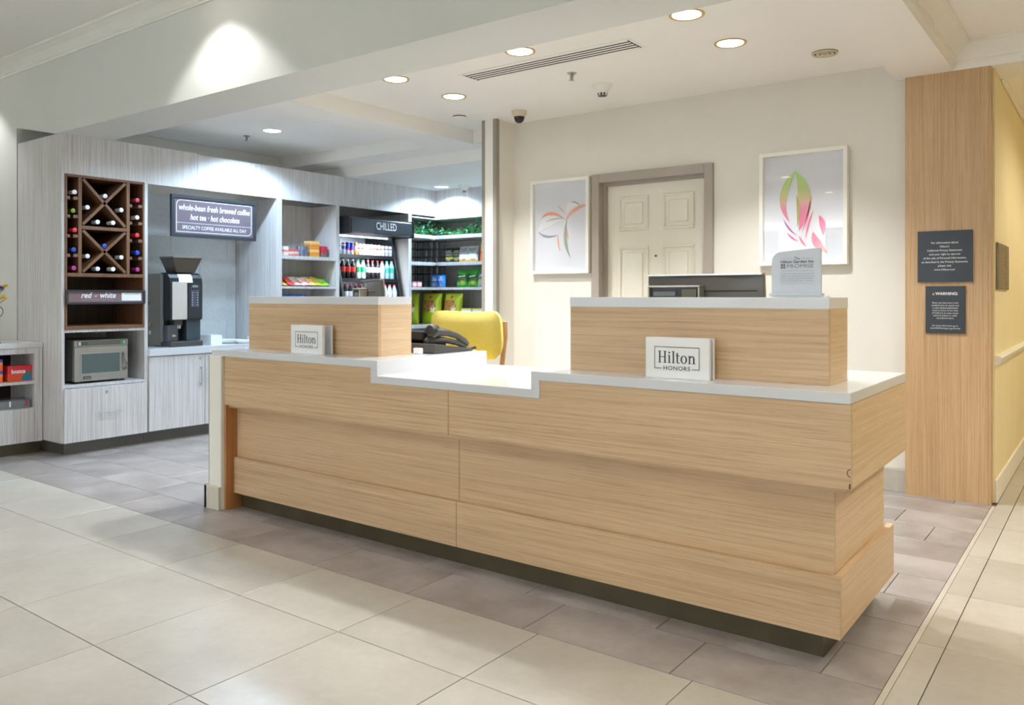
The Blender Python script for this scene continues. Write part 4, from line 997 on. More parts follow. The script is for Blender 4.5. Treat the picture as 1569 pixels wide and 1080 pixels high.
t = thing('gum_tub', 'round red and grey gum tub at the shelf end by the cooler', 'tub', (-6.66, 5.60, 1.640))
MB().lathe([(0.05, 0), (0.055, 0.02), (0.055, 0.085)], (0,0,0), 24).build('tub_body', bands('red grey gum tub', [(0, (186,36,60)), (0.25, (120,120,124)), (0.75, (190,40,64))], 0, 0.085, wob=0.012), t, local=True, smooth=True)
MB().lathe([(0.057, 0.085), (0.057, 0.115), (0.05, 0.118)], (0,0,0), 24).build('lid', plain('crimson lid', (206,40,70), 0.35), t, local=True, smooth=True)
# sweet packets lying in a row on the lower shelf
def pillow(w_, h_, th, n=8, m=6, crimp=0.06):
    """flat sealed packet: width along x, height along z, front towards -y"""
    vs = []; fs = []
    for s in (-1, 1):
        for i in range(n+1):
            for j in range(m+1):
                u = -1+2*i/n; v = -1+2*j/m
                e = max(0, 1-u**4)*max(0, 1-abs(v)**3)
                pinch = 1-0.05*(1-v*v)*abs(u)
                vs.append((u*w_/2*pinch, s*(th/2*e**0.6+0.001), (v+1)*h_/2))
    K = (n+1)*(m+1)
    for i in range(n):
        for j in range(m):
            a = i*(m+1)+j; q = (a, a+m+1, a+m+2, a+1); fs.append(q); fs.append(tuple(x+K for x in reversed(q)))
    for idx in ([j for j in range(m+1)], [n*(m+1)+j for j in range(m+1)], [i*(m+1) for i in range(n+1)], [i*(m+1)+m for i in range(n+1)]):
        for a, b in zip(idx, idx[1:]): fs.append((a, b, b+K, a+K))
    return MB().add(vs, fs)
packets = [('yellow', [(216,170,40), (240,206,90), (120,70,40)]), ('red', [(190,30,50), (230,90,80), (150,20,40)]), ('red and cream', [(206,50,54), (240,222,200), (180,40,50)]),
           ('pink', [(226,96,110), (244,214,206), (200,60,80)]), ('orange', [(236,140,60), (248,220,150), (206,90,50)]), ('green and yellow', [(120,190,50), (236,210,70), (90,160,40)]), ('lime green', [(110,200,50), (180,226,90), (70,150,40)])]
for k, (nm, cs) in enumerate(packets):
    m = bands('packet ' + nm, [(0, cs[0]), (0.35, cs[1]), (0.6, cs[2]), (0.8, cs[1])], 0, 0.15, wob=0.07)
    for q in range(2):
        o = pillow(0.086, 0.125, 0.018).build('sweet_packet', m, smooth=True)
        o.location = (-6.570 - 0.075*q, 5.055 + 0.090*k + rnd.uniform(-0.002, 0.002) + 0.02*q, 1.349); o.rotation_euler = (R(-52 - rnd.uniform(0, 14) + 12*q), rnd.uniform(-0.12, 0.12), R(90)+rnd.uniform(-0.08, 0.08))
        tag(o, '%s sweet packet leaning %s row on the middle sweets shelf' % (nm, ('in the front', 'in the back')[q]), 'sweets', 'sweet packets on the middle shelf')
for k in range(3):
    m = bpy.data.materials.get('blue snack film') or bands('blue snack film', [(0, (30,92,206)), (0.4, (60,130,226)), (0.55, (220,226,236)), (0.68, (40,104,214))], 0, 0.2, wob=0.05)
    o = pillow(0.14, 0.20, 0.05).build('snack_bag', m, smooth=True); solo(o, (-6.62, 5.08+0.105*k, 1.056), R(90)); tag(o, 'blue snack bag under the sweet packets, %s' % ('beside the coffee niche panel', 'between two other blue bags', 'beside the empty shelf space')[k], 'snack bag', 'blue snack bags')

# ================================================================== DRINKS COOLER
t = thing('drinks_cooler', 'black open drinks cooler with a CHILLED header and lit shelves', 'cooler', (-6.85, 6.245, 0))
y0, y1 = 5.79, 6.70
M['cool_liner'] = plain('pale cooler liner', (196,204,214), 0.35)
side = [(-7.18, 0.06), (-6.50, 0.06), (-6.50, 0.95), (-6.56, 1.25), (-6.64, 1.60), (-6.70, 1.92), (-6.70, 2.05), (-7.18, 2.05)]
for a, b in ((y0, y0+0.04), (y1-0.04, y1)): MB().prism(side, 'y', a, b).build('side_panel', M['black'], t, bevel=0.006)
B(-7.18, -7.14, y0+0.041, y1-0.041, 0.06, 2.05).build('back_wall', M['cool_liner'], t)
B(-7.139, -6.52, y0+0.041, y1-0.041, 0.06, 0.50).build('base_unit', M['black'], t)
B(-7.16, -6.56, y0+0.02, y1-0.02, 0.0, 0.06).build('plinth', M['dark'], t)
MB().prism([(-6.98, 1.905), (-6.44, 1.905), (-6.40, 1.92), (-6.41, 2.06), (-6.43, 2.075), (-6.98, 2.075)], 'y', y0-0.01, y1+0.0).build('header', plain('charcoal header shell', (40,44,50), 0.35), t, bevel=0.003)
B(-6.99, -6.405, y0-0.030, y0-0.011, 1.895, 2.085).build('header_cap', M['black'], t, bevel=0.008)
B(-6.99, -6.395, y1+0.001, y1+0.022, 1.895, 2.085).build('header_cap', M['black'], t, bevel=0.008)
letter('lettering', 'CHILLED', 0.115, M['white_ink'], t, lambda a, b: (-6.3995+b*-0.07+0.0, 6.285+a, 1.992+b), width=0.305, bold=0.001)
B(-6.78, -6.75, y0+0.05, y1-0.05, 1.892, 1.904).build('light_strip', emit('cool tube light', (226,238,255), 4), t)
ld = bpy.data.lights.new('cooler_tube', 'AREA'); ld.shape = 'RECTANGLE'; ld.size = 0.8; ld.size_y = 0.05; ld.energy = 14; ld.color = (0.82, 0.92, 1.0)
lo = bpy.data.objects.new('cooler_tube', ld); col.objects.link(lo); lo.parent = t; lo.location = (-6.62+6.85, 0, 1.885); lo.rotation_euler = (0, R(-28), R(0)); lo.rotation_euler = Vector((-0.35, 0, -1)).to_track_quat('-Z', 'X').to_euler()
ld2 = bpy.data.lights.new('cooler_tube', 'AREA'); ld2.shape = 'RECTANGLE'; ld2.size = 0.8; ld2.size_y = 0.03; ld2.energy = 5; ld2.color = (0.82, 0.92, 1.0)
SH = [(1.690, -6.66), (1.430, -6.605), (1.165, -6.56), (0.88, -6.52)]
for z, xf in SH:
    s = B(-7.139, xf, y0+0.042, y1-0.042, z-0.012, z).build('shelf', M['black'], t)
    B(xf, xf+0.010, y0+0.042, y1-0.042, z-0.038, z+0.002).build('price_rail', M['black'], s)
    B(xf-0.03, xf-0.01, y0+0.06, y1-0.06, z-0.020, z-0.013).build('shelf_light', emit('cool shelf light', (226,238,255), 4), s)
    l3 = bpy.data.objects.new('cooler_tube', ld2); col.objects.link(l3); l3.parent = s; l3.location = (xf-0.02+6.85, 0, z-0.022); l3.rotation_euler = Vector((-0.5, 0, -1)).to_track_quat('-Z', 'X').to_euler()
# ---- drinks
def can_proto(name, stops, h=0.128, r=0.026, wob=0.0):
    m = bands(name, stops, 0, h, 0.25, wob=wob)
    t = bpy.data.objects.new('drink_can', None); t.empty_display_size = 0.03
    MB().lathe([(r*0.8, 0), (r, 0.008), (r, h-0.014), (r*0.82, h-0.004)], (0,0,0), 18).build('can_body', m, t, local=True, smooth=True)
    MB().lathe([(r*0.82, h-0.004), (r*0.82, h), (r*0.7, h-0.002)], (0,0,0), 18).build('can_lid', M['chrome'], t, local=True)
    return t
def bottle_proto(name, liquid, label_c, cap_c, h=0.205, r=0.031, lz=(0.35, 0.62)):
    ml = plain('drink ' + name, liquid, 0.12, var=0.03); mb_ = plain('label ' + name, label_c, 0.4, var=0.06, scale=40); mc = plain('cap ' + name, cap_c, 0.4)
    t = bpy.data.objects.new('drink_bottle', None); t.empty_display_size = 0.03
    MB().lathe([(r*0.85, 0), (r, 0.01), (r*0.96, h*0.30), (r*0.98, h*0.64), (r*0.9, h*0.70), (r*0.45, h*0.88), (r*0.40, h*0.93)], (0,0,0), 18).build('bottle_body', ml, t, local=True, smooth=True)
    MB().lathe([(r*1.01, h*lz[0]), (r*1.02, h*lz[0]+0.002), (r*1.02, h*lz[1]-0.002), (r*1.01, h*lz[1])], (0,0,0), 18).build('wrap_label', mb_, t, local=True, smooth=True)
    MB().lathe([(r*0.46, h*0.925), (r*0.46, h*0.99), (r*0.40, h)], (0,0,0), 14).build('cap', mc, t, local=True, smooth=True)
    return t
def place(proto, loc, label, cat, group, first=[]):
    if proto in first: o = copy_tree(proto)
    else:
        o = proto; first.append(proto); col.objects.link(o)
    o.location = loc; tag(o, label, cat, group); return o
pr = {
 'tall': can_proto('tall white can print', [(0, (200,214,230)), (0.3, (240,244,250)), (0.5, (190,206,226)), (0.6, (244,246,250))], 0.165),
 'redtop': can_proto('blue silver red-top can print', [(0, (206,212,226)), (0.45, (60,80,170)), (0.72, (206,212,226)), (0.86, (196,50,60))]),
 'blue': can_proto('blue energy can print', [(0, (206,212,226)), (0.35, (210,40,70)), (0.48, (40,54,190))], 0.135),
 'orange': can_proto('orange white can print', [(0, (226,160,80)), (0.35, (246,236,220)), (0.7, (232,170,100))], 0.14),
 'white': can_proto('white and red can print', [(0, (238,236,236)), (0.55, (214,70,70)), (0.66, (242,240,240))], 0.125),
 'milk': can_proto('white milk carton print', [(0, (206,212,224)), (0.4, (236,240,246)), (0.62, (120,126,146)), (0.72, (240,242,248))], 0.12)}
yy = y0+0.085; z, xf = SH[0]
row = [('tall', 'tall white can at the end of the cooler top shelf'), ('redtop', 'blue and silver can with a red top on the cooler top shelf')] + [('blue', 'blue energy drink can beside the red-topped can'), ('blue', 'blue energy drink can beside the orange can')] + [('orange', 'orange and white can on the cooler top shelf')] + [('white', 'white can with a red stripe on the cooler top shelf')]*6 + [('milk', 'white milk drink on the cooler top shelf')]*3
for k, (key, lb) in enumerate(row):
    place(pr[key], (xf-0.045, yy+k*0.0585, z), lb, 'drink can', 'drinks on the cooler top shelf')
bp = {
 'cola': bottle_proto('cola red label', (34,20,18), (206,44,40), (214,214,214)),
 'lime': bottle_proto('clear lime', (206,226,214), (40,170,110), (60,180,110)),
 'dark': bottle_proto('cola white label', (30,22,26), (214,214,222), (190,40,44)),
 'water': bottle_proto('grey water', (176,186,200), (206,214,226), (200,60,70)),
 'aqua': bottle_proto('aqua clear', (150,190,196), (60,170,150), (90,190,170))}
z, xf = SH[1]
row = [('cola', 'red label cola bottle against the cooler side wall'), ('cola', 'red label cola bottle between two others like it'), ('cola', 'red label cola bottle beside the green label bottles'), ('lime', 'clear green label bottle beside the red label cola bottles'), ('lime', 'clear green label bottle beside the dark white label bottles')] + [('dark', 'dark white label bottle beside the green label bottles'), ('dark', 'dark white label bottle between two others on the middle shelf'), ('dark', 'dark white label bottle beside the pale water bottle')] + [('water', 'pale water bottle on the cooler middle shelf')] + [('aqua', 'aqua tinted bottle beside the pale water bottle'), ('aqua', 'aqua tinted bottle against the cooler side wall')]
for k, (key, lb) in enumerate(row): place(bp[key], (xf-0.05, y0+0.09+k*0.073, z), lb, 'drink bottle', 'bottles on the cooler middle shelf')
z, xf = SH[2]
for k in range(11):
    key = 'dark' if k < 8 else 'water'
    place(bp[key], (xf-0.05, y0+0.09+k*0.073, z), ('dark bottle with a white label' if k < 8 else 'pale water bottle') + ' on the cooler lower shelf', 'drink bottle', 'bottles on the cooler lower shelf')

# ================================================================== CORNER SHELVES
t = thing('corner_shelves', 'whitewashed corner shelving beside the drinks cooler', 'shelves', (-6.4, 7.4, 0))
Lp = [(-6.98, 6.812), (F, 6.812), (F, 7.226), (-4.30, 7.226), (-4.30, 7.66), (-6.98, 7.66)]
B(-7.19, F, 6.762, 6.811, 0.10, 2.185).build('side_panel', M['wash'], t)
B(-7.00, -6.981, 6.812, 7.68, 0.10, 2.30).build('back_panel', M['wash_in'], t); B(-6.98, -4.30, 7.661, 7.68, 0.10, 2.30).build('back_panel', M['wash_in'], t)
for z0, z1 in ((2.150, 2.164), (1.918, 1.960), (1.600, 1.640), (1.312, 1.342), (0.862, 0.900), (0.48, 0.51), (0.10, 0.13)):
    MB().prism(Lp, 'z', z0, z1).build('shelf', M['wash'], t)
B(-6.60, -4.30, 7.29, 7.30, 0, 0.099).build('toe_kick', M['toe_grey'], t); B(-6.61, -6.60, 6.765, 7.30, 0, 0.099).build('toe_kick', M['toe_grey'], t)
# ---- garland
g1 = plain('deep green leaf', (50,112,60), 0.55, var=0.25, scale=30); g2 = plain('bright green leaf', (84,168,86), 0.55, var=0.25, scale=30); g3 = plain('blue green leaf', (120,184,154), 0.55, var=0.2, scale=30)
gm = bpy.data.meshes.new('greenery_garland'); V = []; FF = []; MI = []
rg = random.Random(8)
for k in range(1500):
    s = rg.random()
    if s < 0.22: p = (rg.uniform(-6.80, -6.55), rg.uniform(6.83, 7.24))
    else: p = (rg.uniform(-6.62, -4.6), rg.uniform(7.25, 7.50))
    hmax = 0.10 + 0.05*math.sin(p[0]*9+p[1]*5) + 0.02*math.sin(p[0]*31)
    z = 1.963 + abs(rg.gauss(0, 0.5))*hmax*0.8
    z = min(z, 2.11); a = rg.uniform(0, 6.28); el = rg.uniform(-0.3, 1.1); l = rg.uniform(0.028, 0.056); w_ = l*0.40
    d = Vector((math.cos(a)*math.cos(el), math.sin(a)*math.cos(el), math.sin(el))); sd = Vector((-math.sin(a), math.cos(a), 0)); c = Vector((p[0], p[1], z)); up = d.cross(sd)*-0.3*w_
    n = len(V); V += [c, c+d*l*0.5+sd*w_+up, c+d*l, c+d*l*0.5-sd*w_+up]; FF += [(n, n+1, n+2), (n, n+2, n+3)]; m_ = rg.choice((0, 0, 1, 1, 2)) ; MI += [m_, m_]
V = [Vector((v.x, v.y, max(v.z, 1.962))) for v in V]
gm.from_pydata([v - Vector((-6.4, 7.4, 1.96)) for v in V], [], FF)
for m_ in (g1, g2, g3): gm.materials.append(m_)
for p, i in zip(gm.polygons, MI): p.material_index = i
go = bpy.data.objects.new('greenery_garland', gm); col.objects.link(go); go.location = (-6.4, 7.4, 1.96)
tag(go, 'leafy green garland lying along the topmost corner shelf', 'garland'); go['kind'] = 'stuff'
# ---- black display racks
def rack(loc, rz, label):
    t = thing('display_rack', label, 'rack', loc, rz)
    for r_, y in ((0, -0.09), (1, 0.09)):
        for k in range(6): MB().box(-0.0045, 0.0045, -0.004, 0.004, 0.0, 0.25).build('post', M['dark'], t, local=True).location = (-0.19+0.076*k, y, 0)
    for z in (0.06, 0.155, 0.25):
        for y in (-0.09, 0.09): MB().box(-0.21, 0.21, y-0.006, y+0.006, z, z+0.011).build('rail', M['black'], t, local=True)
    for x in (-0.19, -0.114, 0.038, 0.19): MB().box(x-0.005, x+0.005, -0.09, 0.09, 0.062, 0.074).build('cross_rail', M['black'], t, local=True)
    MB().box(-0.21, -0.10, -0.101, -0.079, 0.264, 0.276).build('wooden_cap', M['oak_x'], t, local=True); MB().box(0.10, 0.15, -0.101, -0.079, 0.264, 0.276).build('wooden_cap', M['oak_x'], t, local=True)
rack((-6.68, 7.24, 1.640), R(12), 'black wire display rack on the shelf below the garland')
rack((-6.70, 7.26, 1.342), R(12), 'black wire display rack behind the blue cracker bag')
# ---- snack bags
def bag(loc, w_, h_, th, mat, rz, label, group=None, tilt=6):
    o = pillow(w_, h_, th, 12, 10).build('snack_bag', mat, smooth=True)
    o.location = loc; o.rotation_euler = (R(-tilt), 0, rz); tag(o, label, 'snack bag', group); return o
def patch(o, w_, h_, th, outline, mat, name='print_patch', lift=0.0025):
    n = len(outline); cxp = sum(p[0] for p in outline)/n; czp = sum(p[1] for p in outline)/n
    def on(x, z):
        u = x/(w_/2); v = z/(h_/2)-1; e = max(0, 1-u**4)*max(0, 1-abs(v)**3); return (x, -(th/2*e**0.6+0.001+lift), z)
    V = [on(cxp, czp)] + [on(*p) for p in outline] + [on((p[0]+cxp)/2, (p[1]+czp)/2) for p in outline]
    F_ = [(0, n+1+i, n+1+(i+1) % n) for i in range(n)] + [(n+1+i, 1+i, 1+(i+1) % n, n+1+(i+1) % n) for i in range(n)]
    return MB().add(V, F_).build(name, mat, o, local=True)
def blob(cx_, cz_, rx, rz, n=12, wave=0.0): return [(cx_+rx*(1+wave*math.sin(3*2*math.pi*i/n))*math.cos(2*math.pi*i/n), cz_+rz*(1+wave*math.cos(2*2*math.pi*i/n))*math.sin(2*math.pi*i/n)) for i in range(n)]
PM = {k: plain('print ' + k, c, 0.4) for k, c in dict(white=(236,236,236), chip=(206,176,84), tan=(206,150,96), grey=(140,142,146), black=(28,28,28), olive=(150,156,124), yellow=(226,200,50), pink=(226,150,170), lime=(120,200,60)).items()}
blk = bands('black and olive crisps film', [(0, (40,40,38)), (0.25, (30,30,30)), (0.34, (206,190,40)), (0.42, (52,52,48)), (0.7, (120,126,104)), (0.8, (40,40,38))], 0, 0.18, wob=0.03)
slv = bands('silver white and yellow crisps film', [(0, (236,186,40)), (0.18, (236,190,60)), (0.22, (238,236,232)), (0.5, (240,240,240)), (0.56, (150,152,156)), (0.9, (190,192,196))], 0, 0.19, wob=0.03)
grn = bands('green crisps film', [(0, (40,150,36)), (0.3, (60,180,50)), (0.5, (30,110,30)), (0.8, (44,160,40))], 0, 0.21, wob=0.04)
blu = bands('blue cracker film', [(0, (32,120,206)), (0.24, (32,128,210)), (0.5, (40,140,222)), (0.72, (36,134,214))], 0, 0.16, wob=0.035)
gry = bands('grey crisps film', [(0, (150,152,154)), (0.4, (176,178,180)), (0.5, (206,186,60)), (0.58, (120,124,126))], 0, 0.19, wob=0.03)
org_ = bands('red orange crisps film', [(0, (240,170,40)), (0.4, (230,110,40)), (0.6, (220,60,40)), (0.8, (240,190,60))], 0, 0.21, wob=0.05)
for k, x in enumerate((-6.43, -6.335)):
    o = bag((x+0.02, 7.33+0.03*k, 1.641), 0.12, 0.17, 0.05, blk, R(3), 'black and olive crisps bag beside the ' + ('black wire rack under the garland', 'silver crisps bags')[k], 'black crisps bags')
    patch(o, 0.12, 0.17, 0.05, [(-0.04, 0.105), (0.035, 0.11), (0.04, 0.145), (-0.035, 0.14)], PM['olive']); patch(o, 0.12, 0.17, 0.05, [(-0.035, 0.075), (0.03, 0.08), (0.03, 0.095), (-0.035, 0.09)], PM['grey']); patch(o, 0.12, 0.17, 0.05, blob(0.005, 0.03, 0.035, 0.018, 10, 0.2), PM['olive'])
for k, x in enumerate((-6.20, -6.06)):
    o = bag((x+0.02, 7.33, 1.641), 0.15, 0.185, 0.06, slv, R(-4+8*k), 'silver and white crisps bag with a yellow foot beside the ' + ('black crisps bags', 'red and orange bag')[k], 'silver crisps bags')
    patch(o, 0.15, 0.185, 0.06, [(-0.06, 0.16), (0.06, 0.165), (0.045, 0.12), (0.01, 0.095), (-0.03, 0.12)], PM['grey']); patch(o, 0.15, 0.185, 0.06, blob(0.02, 0.022, 0.035, 0.014, 10, 0.2), PM['tan'])
o = bag((-5.86, 7.33, 1.641), 0.14, 0.21, 0.06, org_, R(5), 'red and orange crisps bag beside the silver bags'); patch(o, 0.14, 0.21, 0.06, blob(0, 0.13, 0.04, 0.02), PM['white'])
for k, x in enumerate((-6.20, -6.035)):
    o = bag((x, 7.33, 1.343), 0.16, 0.205+0.007*k, 0.06, grn, R(4-10*k), 'green tortilla crisps bag beside the ' + ('empty card holder', 'grey crisps bag')[k], 'green crisps bags')
    patch(o, 0.16, 0.205, 0.06, [(-0.065, 0.095), (0.065, 0.10), (0.068, 0.155), (-0.06, 0.15)], PM['black']); patch(o, 0.16, 0.205, 0.06, [(-0.05, 0.112), (0.05, 0.122), (0.055, 0.142), (-0.045, 0.130)], PM['white'], lift=0.004)
    patch(o, 0.16, 0.205, 0.06, blob(0.018, 0.052, 0.036, 0.028, 9, 0.15), PM['chip']); patch(o, 0.16, 0.205, 0.06, blob(-0.045, 0.04, 0.02, 0.02, 9, 0.2), PM['lime'])
o = bag((-5.89, 7.32, 1.343), 0.13, 0.185, 0.06, gry, R(3), 'grey crisps bag at the end of the green bags'); patch(o, 0.13, 0.185, 0.06, [(-0.04, 0.12), (0.04, 0.125), (0.0, 0.16)], PM['white'])
for k, (x, w_, r_, lb) in enumerate(((-6.47, 0.115, 4, 'towards the green bags'), (-6.585, 0.125, 12, 'towards the cooler'))):
    o = bag((x, 7.262, 1.343), w_, 0.151, 0.05, blu, R(r_), 'blue cracker bag standing before the black rack, ' + lb, 'blue cracker bags')
    patch(o, w_, 0.151, 0.05, [(-0.03, 0.075), (0.03, 0.078), (0.03, 0.098), (-0.03, 0.096)], PM['pink']); patch(o, w_, 0.151, 0.05, [(-0.022, 0.008), (0.024, 0.008), (0.0, 0.045)], PM['tan']); patch(o, w_, 0.151, 0.05, blob(0, 0.115, 0.008, 0.012, 8), PM['white'])
tag(solo(B(-0.05, 0.05, -0.003, 0.003, 0, 0.10).build('card_holder', M['acrylic']), (-6.33, 7.40, 1.342)), 'clear empty card holder beside the green crisps bags', 'card holder')
pinkm = bands('pink and white carton print', [(0, (236,120,140)), (0.2, (244,236,236)), (0.8, (238,130,150))], 0, 0.065)
for k in range(2): tag(solo(B(-0.035, 0.035, -0.03, 0.03, 0, 0.065).build('tea_carton', pinkm, bevel=0.002), (-6.585, 6.885+0.09*k, 1.342)), 'pink edged white carton ' + ('touching the cooler side panel', 'beside the blue cracker bags')[k], 'carton', 'pink cartons')
def popcorn(loc, w_, rz, label, tilt=5):
    t = thing('popcorn_bag', label, 'popcorn bag', loc, rz, 'lime popcorn bags'); t.rotation_euler = (R(-tilt), 0, rz)
    h_, th = 0.37, 0.10
    pillow(w_, h_, th, 14, 12).build('film', M['lime'], t, local=True, smooth=True)
    def on(dz):
        def fn(a, b):
            u = a/(w_/2); v = (b+dz)/(h_/2)-1; e = max(0, 1-u**4)*max(0, 1-abs(v)**3)
            return (a, -(th/2*e**0.6+0.0045), b+dz)
        return fn
    k = w_/0.30
    for s, z in (('BOOM', 0.262), ('CHICKA', 0.212), ('POP', 0.160)):
        wd = {'BOOM': 0.155, 'CHICKA': 0.19, 'POP': 0.105}[s]*k
        vs, fs = text_geo(s, 0.060, bold=0.002); x0 = min(v[0] for v in vs); sc = wd/(max(v[0] for v in vs)-x0)
        fn = on(z); left = -0.095*k
        MB().add([fn((a-x0)*sc+left, b) for a, b in vs], fs).build('lettering', M['pink_ink'], t, local=True)
    em = MB(); n = 16; f_ = on(0.322)
    em.add([f_(0, 0)] + [f_(0.022*math.cos(2*math.pi*i/n), 0.022*math.sin(2*math.pi*i/n)) for i in range(n)], [(0, i+1, (i+1) % n+1) for i in range(n)]).build('emblem', M['pink_ink'], t, local=True)
    f2 = on(0.18); pc = MB(); pc.add([f2(0.045*k, 0)] + [f2(0.045*k+(0.038+0.008*math.sin(5*2*math.pi*i/20))*math.cos(2*math.pi*i/20), 0.048*math.sin(2*math.pi*i/20)) for i in range(20)], [(0, i+1, (i+1) % 20+1) for i in range(20)])
    pc.v = [(a, b+0.002, c) for a, b, c in pc.v]; pc.build('printed_popcorn', plain('popcorn print', (240,236,190), 0.5), t, local=True)
    return t
popcorn((-6.66, 7.29, 0.901), 0.29, R(5), 'lime popcorn bag standing foremost in the corner of the bottom visible shelf')
popcorn((-6.345, 7.32, 0.901), 0.29, R(-5), 'lime popcorn bag beside the white snack cartons')
popcorn((-6.84, 7.08, 0.901), 0.26, R(35), 'lime popcorn bag closest to the cooler side panel')
popcorn((-6.55, 7.47, 0.901), 0.28, R(3), 'lime popcorn bag standing behind the other popcorn bags')
ctn = bands('white and grey carton print', [(0, (214,218,220)), (0.45, (226,230,230)), (0.6, (96,110,120)), (0.75, (228,232,232)), (0.94, (220,200,90))], 0, 0.19)
for k, x in enumerate((-6.085, -5.915)): tag(solo(B(-0.075, 0.075, -0.04, 0.04, 0, 0.195).build('snack_carton', ctn, bevel=0.002), (x, 7.30, 0.900)), 'white snack carton with yellow edge ' + ('beside the popcorn bags', 'farther along from the popcorn bags')[k], 'carton', 'white snack cartons')

# ================================================================== LOBBY CONSOLE
CF = -6.84
t = thing('console_cabinet', 'low whitewashed console cabinet with open shelves against the tall cabinet', 'cabinet', (-7.1, 2.2, 0))
ya = 1.2
B(-7.28, CF, 2.873, 2.930, 0.095, 0.836).build('side_panel', M['wash'], t); B(-7.28, CF, ya, ya+0.05, 0.095, 0.836).build('side_panel', M['wash'], t)
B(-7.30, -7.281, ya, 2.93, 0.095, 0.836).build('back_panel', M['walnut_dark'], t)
B(CF-0.02, CF, ya+0.051, 2.872, 0.790, 0.836).build('top_rail', M['wash'], t)
B(-7.28, CF-0.001, ya+0.051, 2.872, 0.552, 0.574).build('shelf', M['wash'], t)
B(-7.28, CF-0.021, ya+0.051, 2.872, 0.342, 0.362).build('shelf', M['wash'], t)
B(CF-0.02, CF, ya+0.051, 2.872, 0.097, 0.360).build('front_panel', M['wash'], t)
B(-6.90, -6.89, ya, 2.93, 0, 0.094).build('toe_kick', M['toe'], t)
tag(solo(B(-0.235, 0.235, -0.87, 0.865, 0, 0.040).build('worktop', M['quartz'], bevel=0.002), (-7.065, 2.065, 0.837)), 'white quartz top of the low console cabinet', 'worktop')
# dryer sheet cartons
bm_ = bands('red carton print', [(0, (226,86,40)), (0.25, (232,76,46)), (0.5, (214,40,52))], 0, 0.12)
t = thing('laundry_carton', 'red bounce dryer sheet carton at the shelf end', 'carton', (-6.93, 2.785, 0.575))
MB().box(-0.05, 0.05, -0.09, 0.085, 0, 0.122).build('carton', bm_, t, local=True, bevel=0.002)
letter('lettering', 'bounce', 0.046, M['white_ink'], t, lambda a, b: (0.0506, a-0.015, b+0.078), width=0.10, bold=0.0016, local=True)
ar = MB()
for i in range(10):
    a0_, a1_ = R(180-i*10), R(180-(i+1)*10)
    ar.add([(0.0505, 0.075+0.07*math.cos(a0_), 0.008+0.07*math.sin(a0_)), (0.0505, 0.075+0.07*math.cos(a1_), 0.008+0.07*math.sin(a1_)), (0.0505, 0.075, 0.008)], [(0,1,2)])
ar.v = [(a, min(b, 0.084), c) for a, b, c in ar.v]; ar.build('rainbow_print', plain('green blue print', (60,130,120), 0.5), t, local=True)
MB().box(0.0505, 0.0508, 0.022, 0.084, 0.006, 0.026).build('blue_print', plain('blue print', (30,120,200), 0.5), t, local=True)
for k, (z_, lab_) in enumerate(((0.575, 'lower orange laundry carton beside the bounce carton'), (0.665, 'upper orange laundry carton with a blue top beside the bounce carton'))):
    tag(solo(B(-0.05, 0.05, -0.11, 0.10, 0, 0.088).build('laundry_carton', bands('orange blue carton print', [(0, (234,100,40)), (0.5, (240,130,50)), (0.75, (70,80,190))], 0, 0.088), bevel=0.002), (-6.93, 2.56, z_)), lab_, 'carton')
t = thing('plastic_case', 'clear grey plastic case on the lower console shelf', 'case', (-6.95, 2.72, 0.3625))
MB().ring(-0.08, 0.08, -0.14, 0.14, 0.004, 'z', 0.0, 0.075).build('case_walls', M['acrylic'], t, local=True); MB().box(-0.07, 0.07, -0.13, 0.13, 0.0, 0.060).build('grey_insert', plain('grey insert', (130,126,126), 0.4), t, local=True)
MB().box(0.0815, 0.083, -0.02, -0.008, 0.02, 0.062).build('white_clip', M['white'], t, local=True); MB().box(0.0815, 0.083, 0.10, 0.112, 0.02, 0.062).build('red_clip', plain('red clip', (190,70,70), 0.4), t, local=True)
tag(solo(B(-0.07, 0.07, -0.10, 0.10, 0, 0.05).build('white_carton', M['paper'], bevel=0.003), (-6.93, 2.44, 0.3625)), 'white carton beside the clear case on the lower shelf', 'carton')
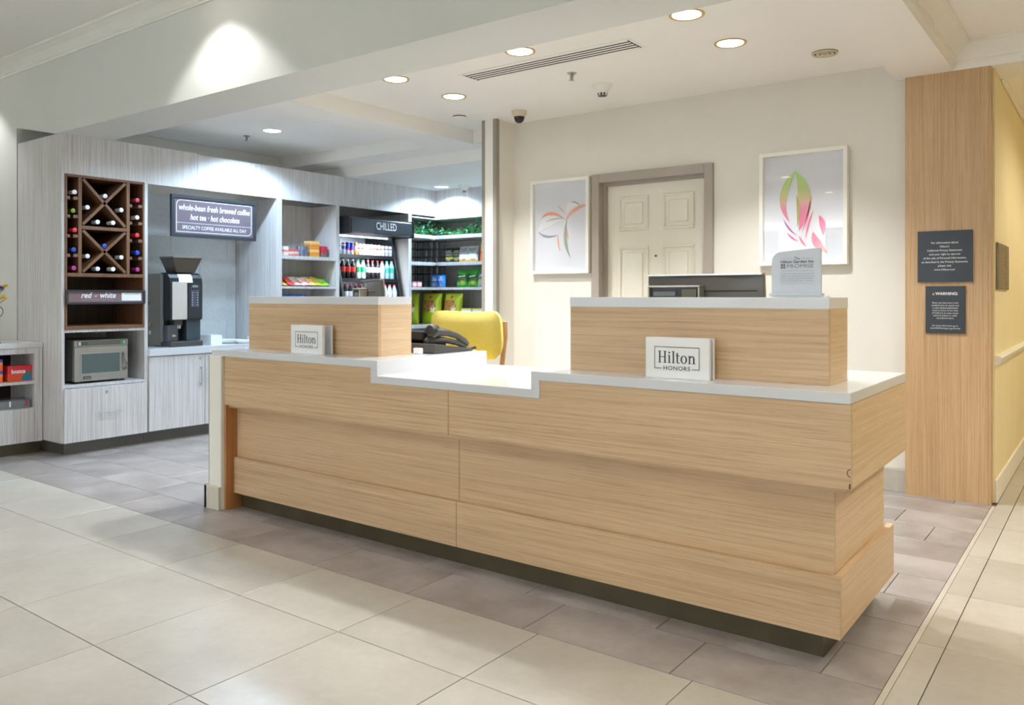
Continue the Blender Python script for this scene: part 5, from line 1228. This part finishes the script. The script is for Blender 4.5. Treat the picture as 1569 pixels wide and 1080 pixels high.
# flowers with a wire ring ornament on the console
t = thing('flower_arrangement', 'yellow and purple flowers in a vase on the low console', 'flowers', (-6.95, 2.54, 0.877))
MB().lathe([(0.05, 0), (0.07, 0.03), (0.075, 0.10), (0.05, 0.18), (0.035, 0.22), (0.042, 0.24), (0.036, 0.24)], (0,0,0), 24).build('vase', plain('stone vase', (170,166,160), 0.4), t, local=True, smooth=True)
ye = plain('yellow petal', (246,214,50), 0.6); pu = plain('purple petal', (84,64,130), 0.6); gs = plain('green stem', (70,110,60), 0.6)
rf = random.Random(3)
heads = [(0.02, 0.155, 0.435, ye), (0.02, 0.150, 0.335, ye), (0.03, 0.135, 0.36, ye), (0.0, 0.02, 0.46, ye), (-0.04, -0.08, 0.40, ye), (0.02, 0.125, 0.42, pu), (0.0, -0.03, 0.36, pu), (0.05, 0.05, 0.40, pu)]
for hx, hy, hz, m_ in heads:
    MB().tube([(0, 0, 0.20), (hx*0.4, hy*0.4, 0.2+(hz-0.2)*0.5), (hx, hy, hz)], 0.0025, 6).build('stem', gs, t, local=True)
    fl_ = MB()
    for q in range(14):
        a = rf.uniform(0, 6.28); e = rf.uniform(-0.5, 1.2); l = rf.uniform(0.022, 0.036)
        d = Vector((math.cos(a)*math.cos(e), math.sin(a)*math.cos(e), math.sin(e))); s_ = d.cross(Vector((0.1, 0.2, 1))).normalized()*l*0.4; c = Vector((hx, hy, hz))
        fl_.add([c, c+d*l*0.6+s_, c+d*l, c+d*l*0.6-s_], [(0,1,2,3)])
    fl_.build('flower_head', m_, t, local=True)
t = thing('wire_ring', 'dark wire ring ornament standing by the flowers on the console', 'ornament', (-6.93, 2.635, 0.877))
MB().tube([(0, 0.045*math.cos(2*math.pi*i/24), 0.245+0.045*math.sin(2*math.pi*i/24)) for i in range(25)], 0.003, 6, False).build('ring', M['sign_frame'], t, local=True)
MB().tube([(0, 0, 0.008), (0, 0, 0.20)], 0.003, 6).build('rod', M['sign_frame'], t, local=True); MB().cyl((0, 0, 0), 0.03, 0.008).build('foot', M['sign_frame'], t, local=True)
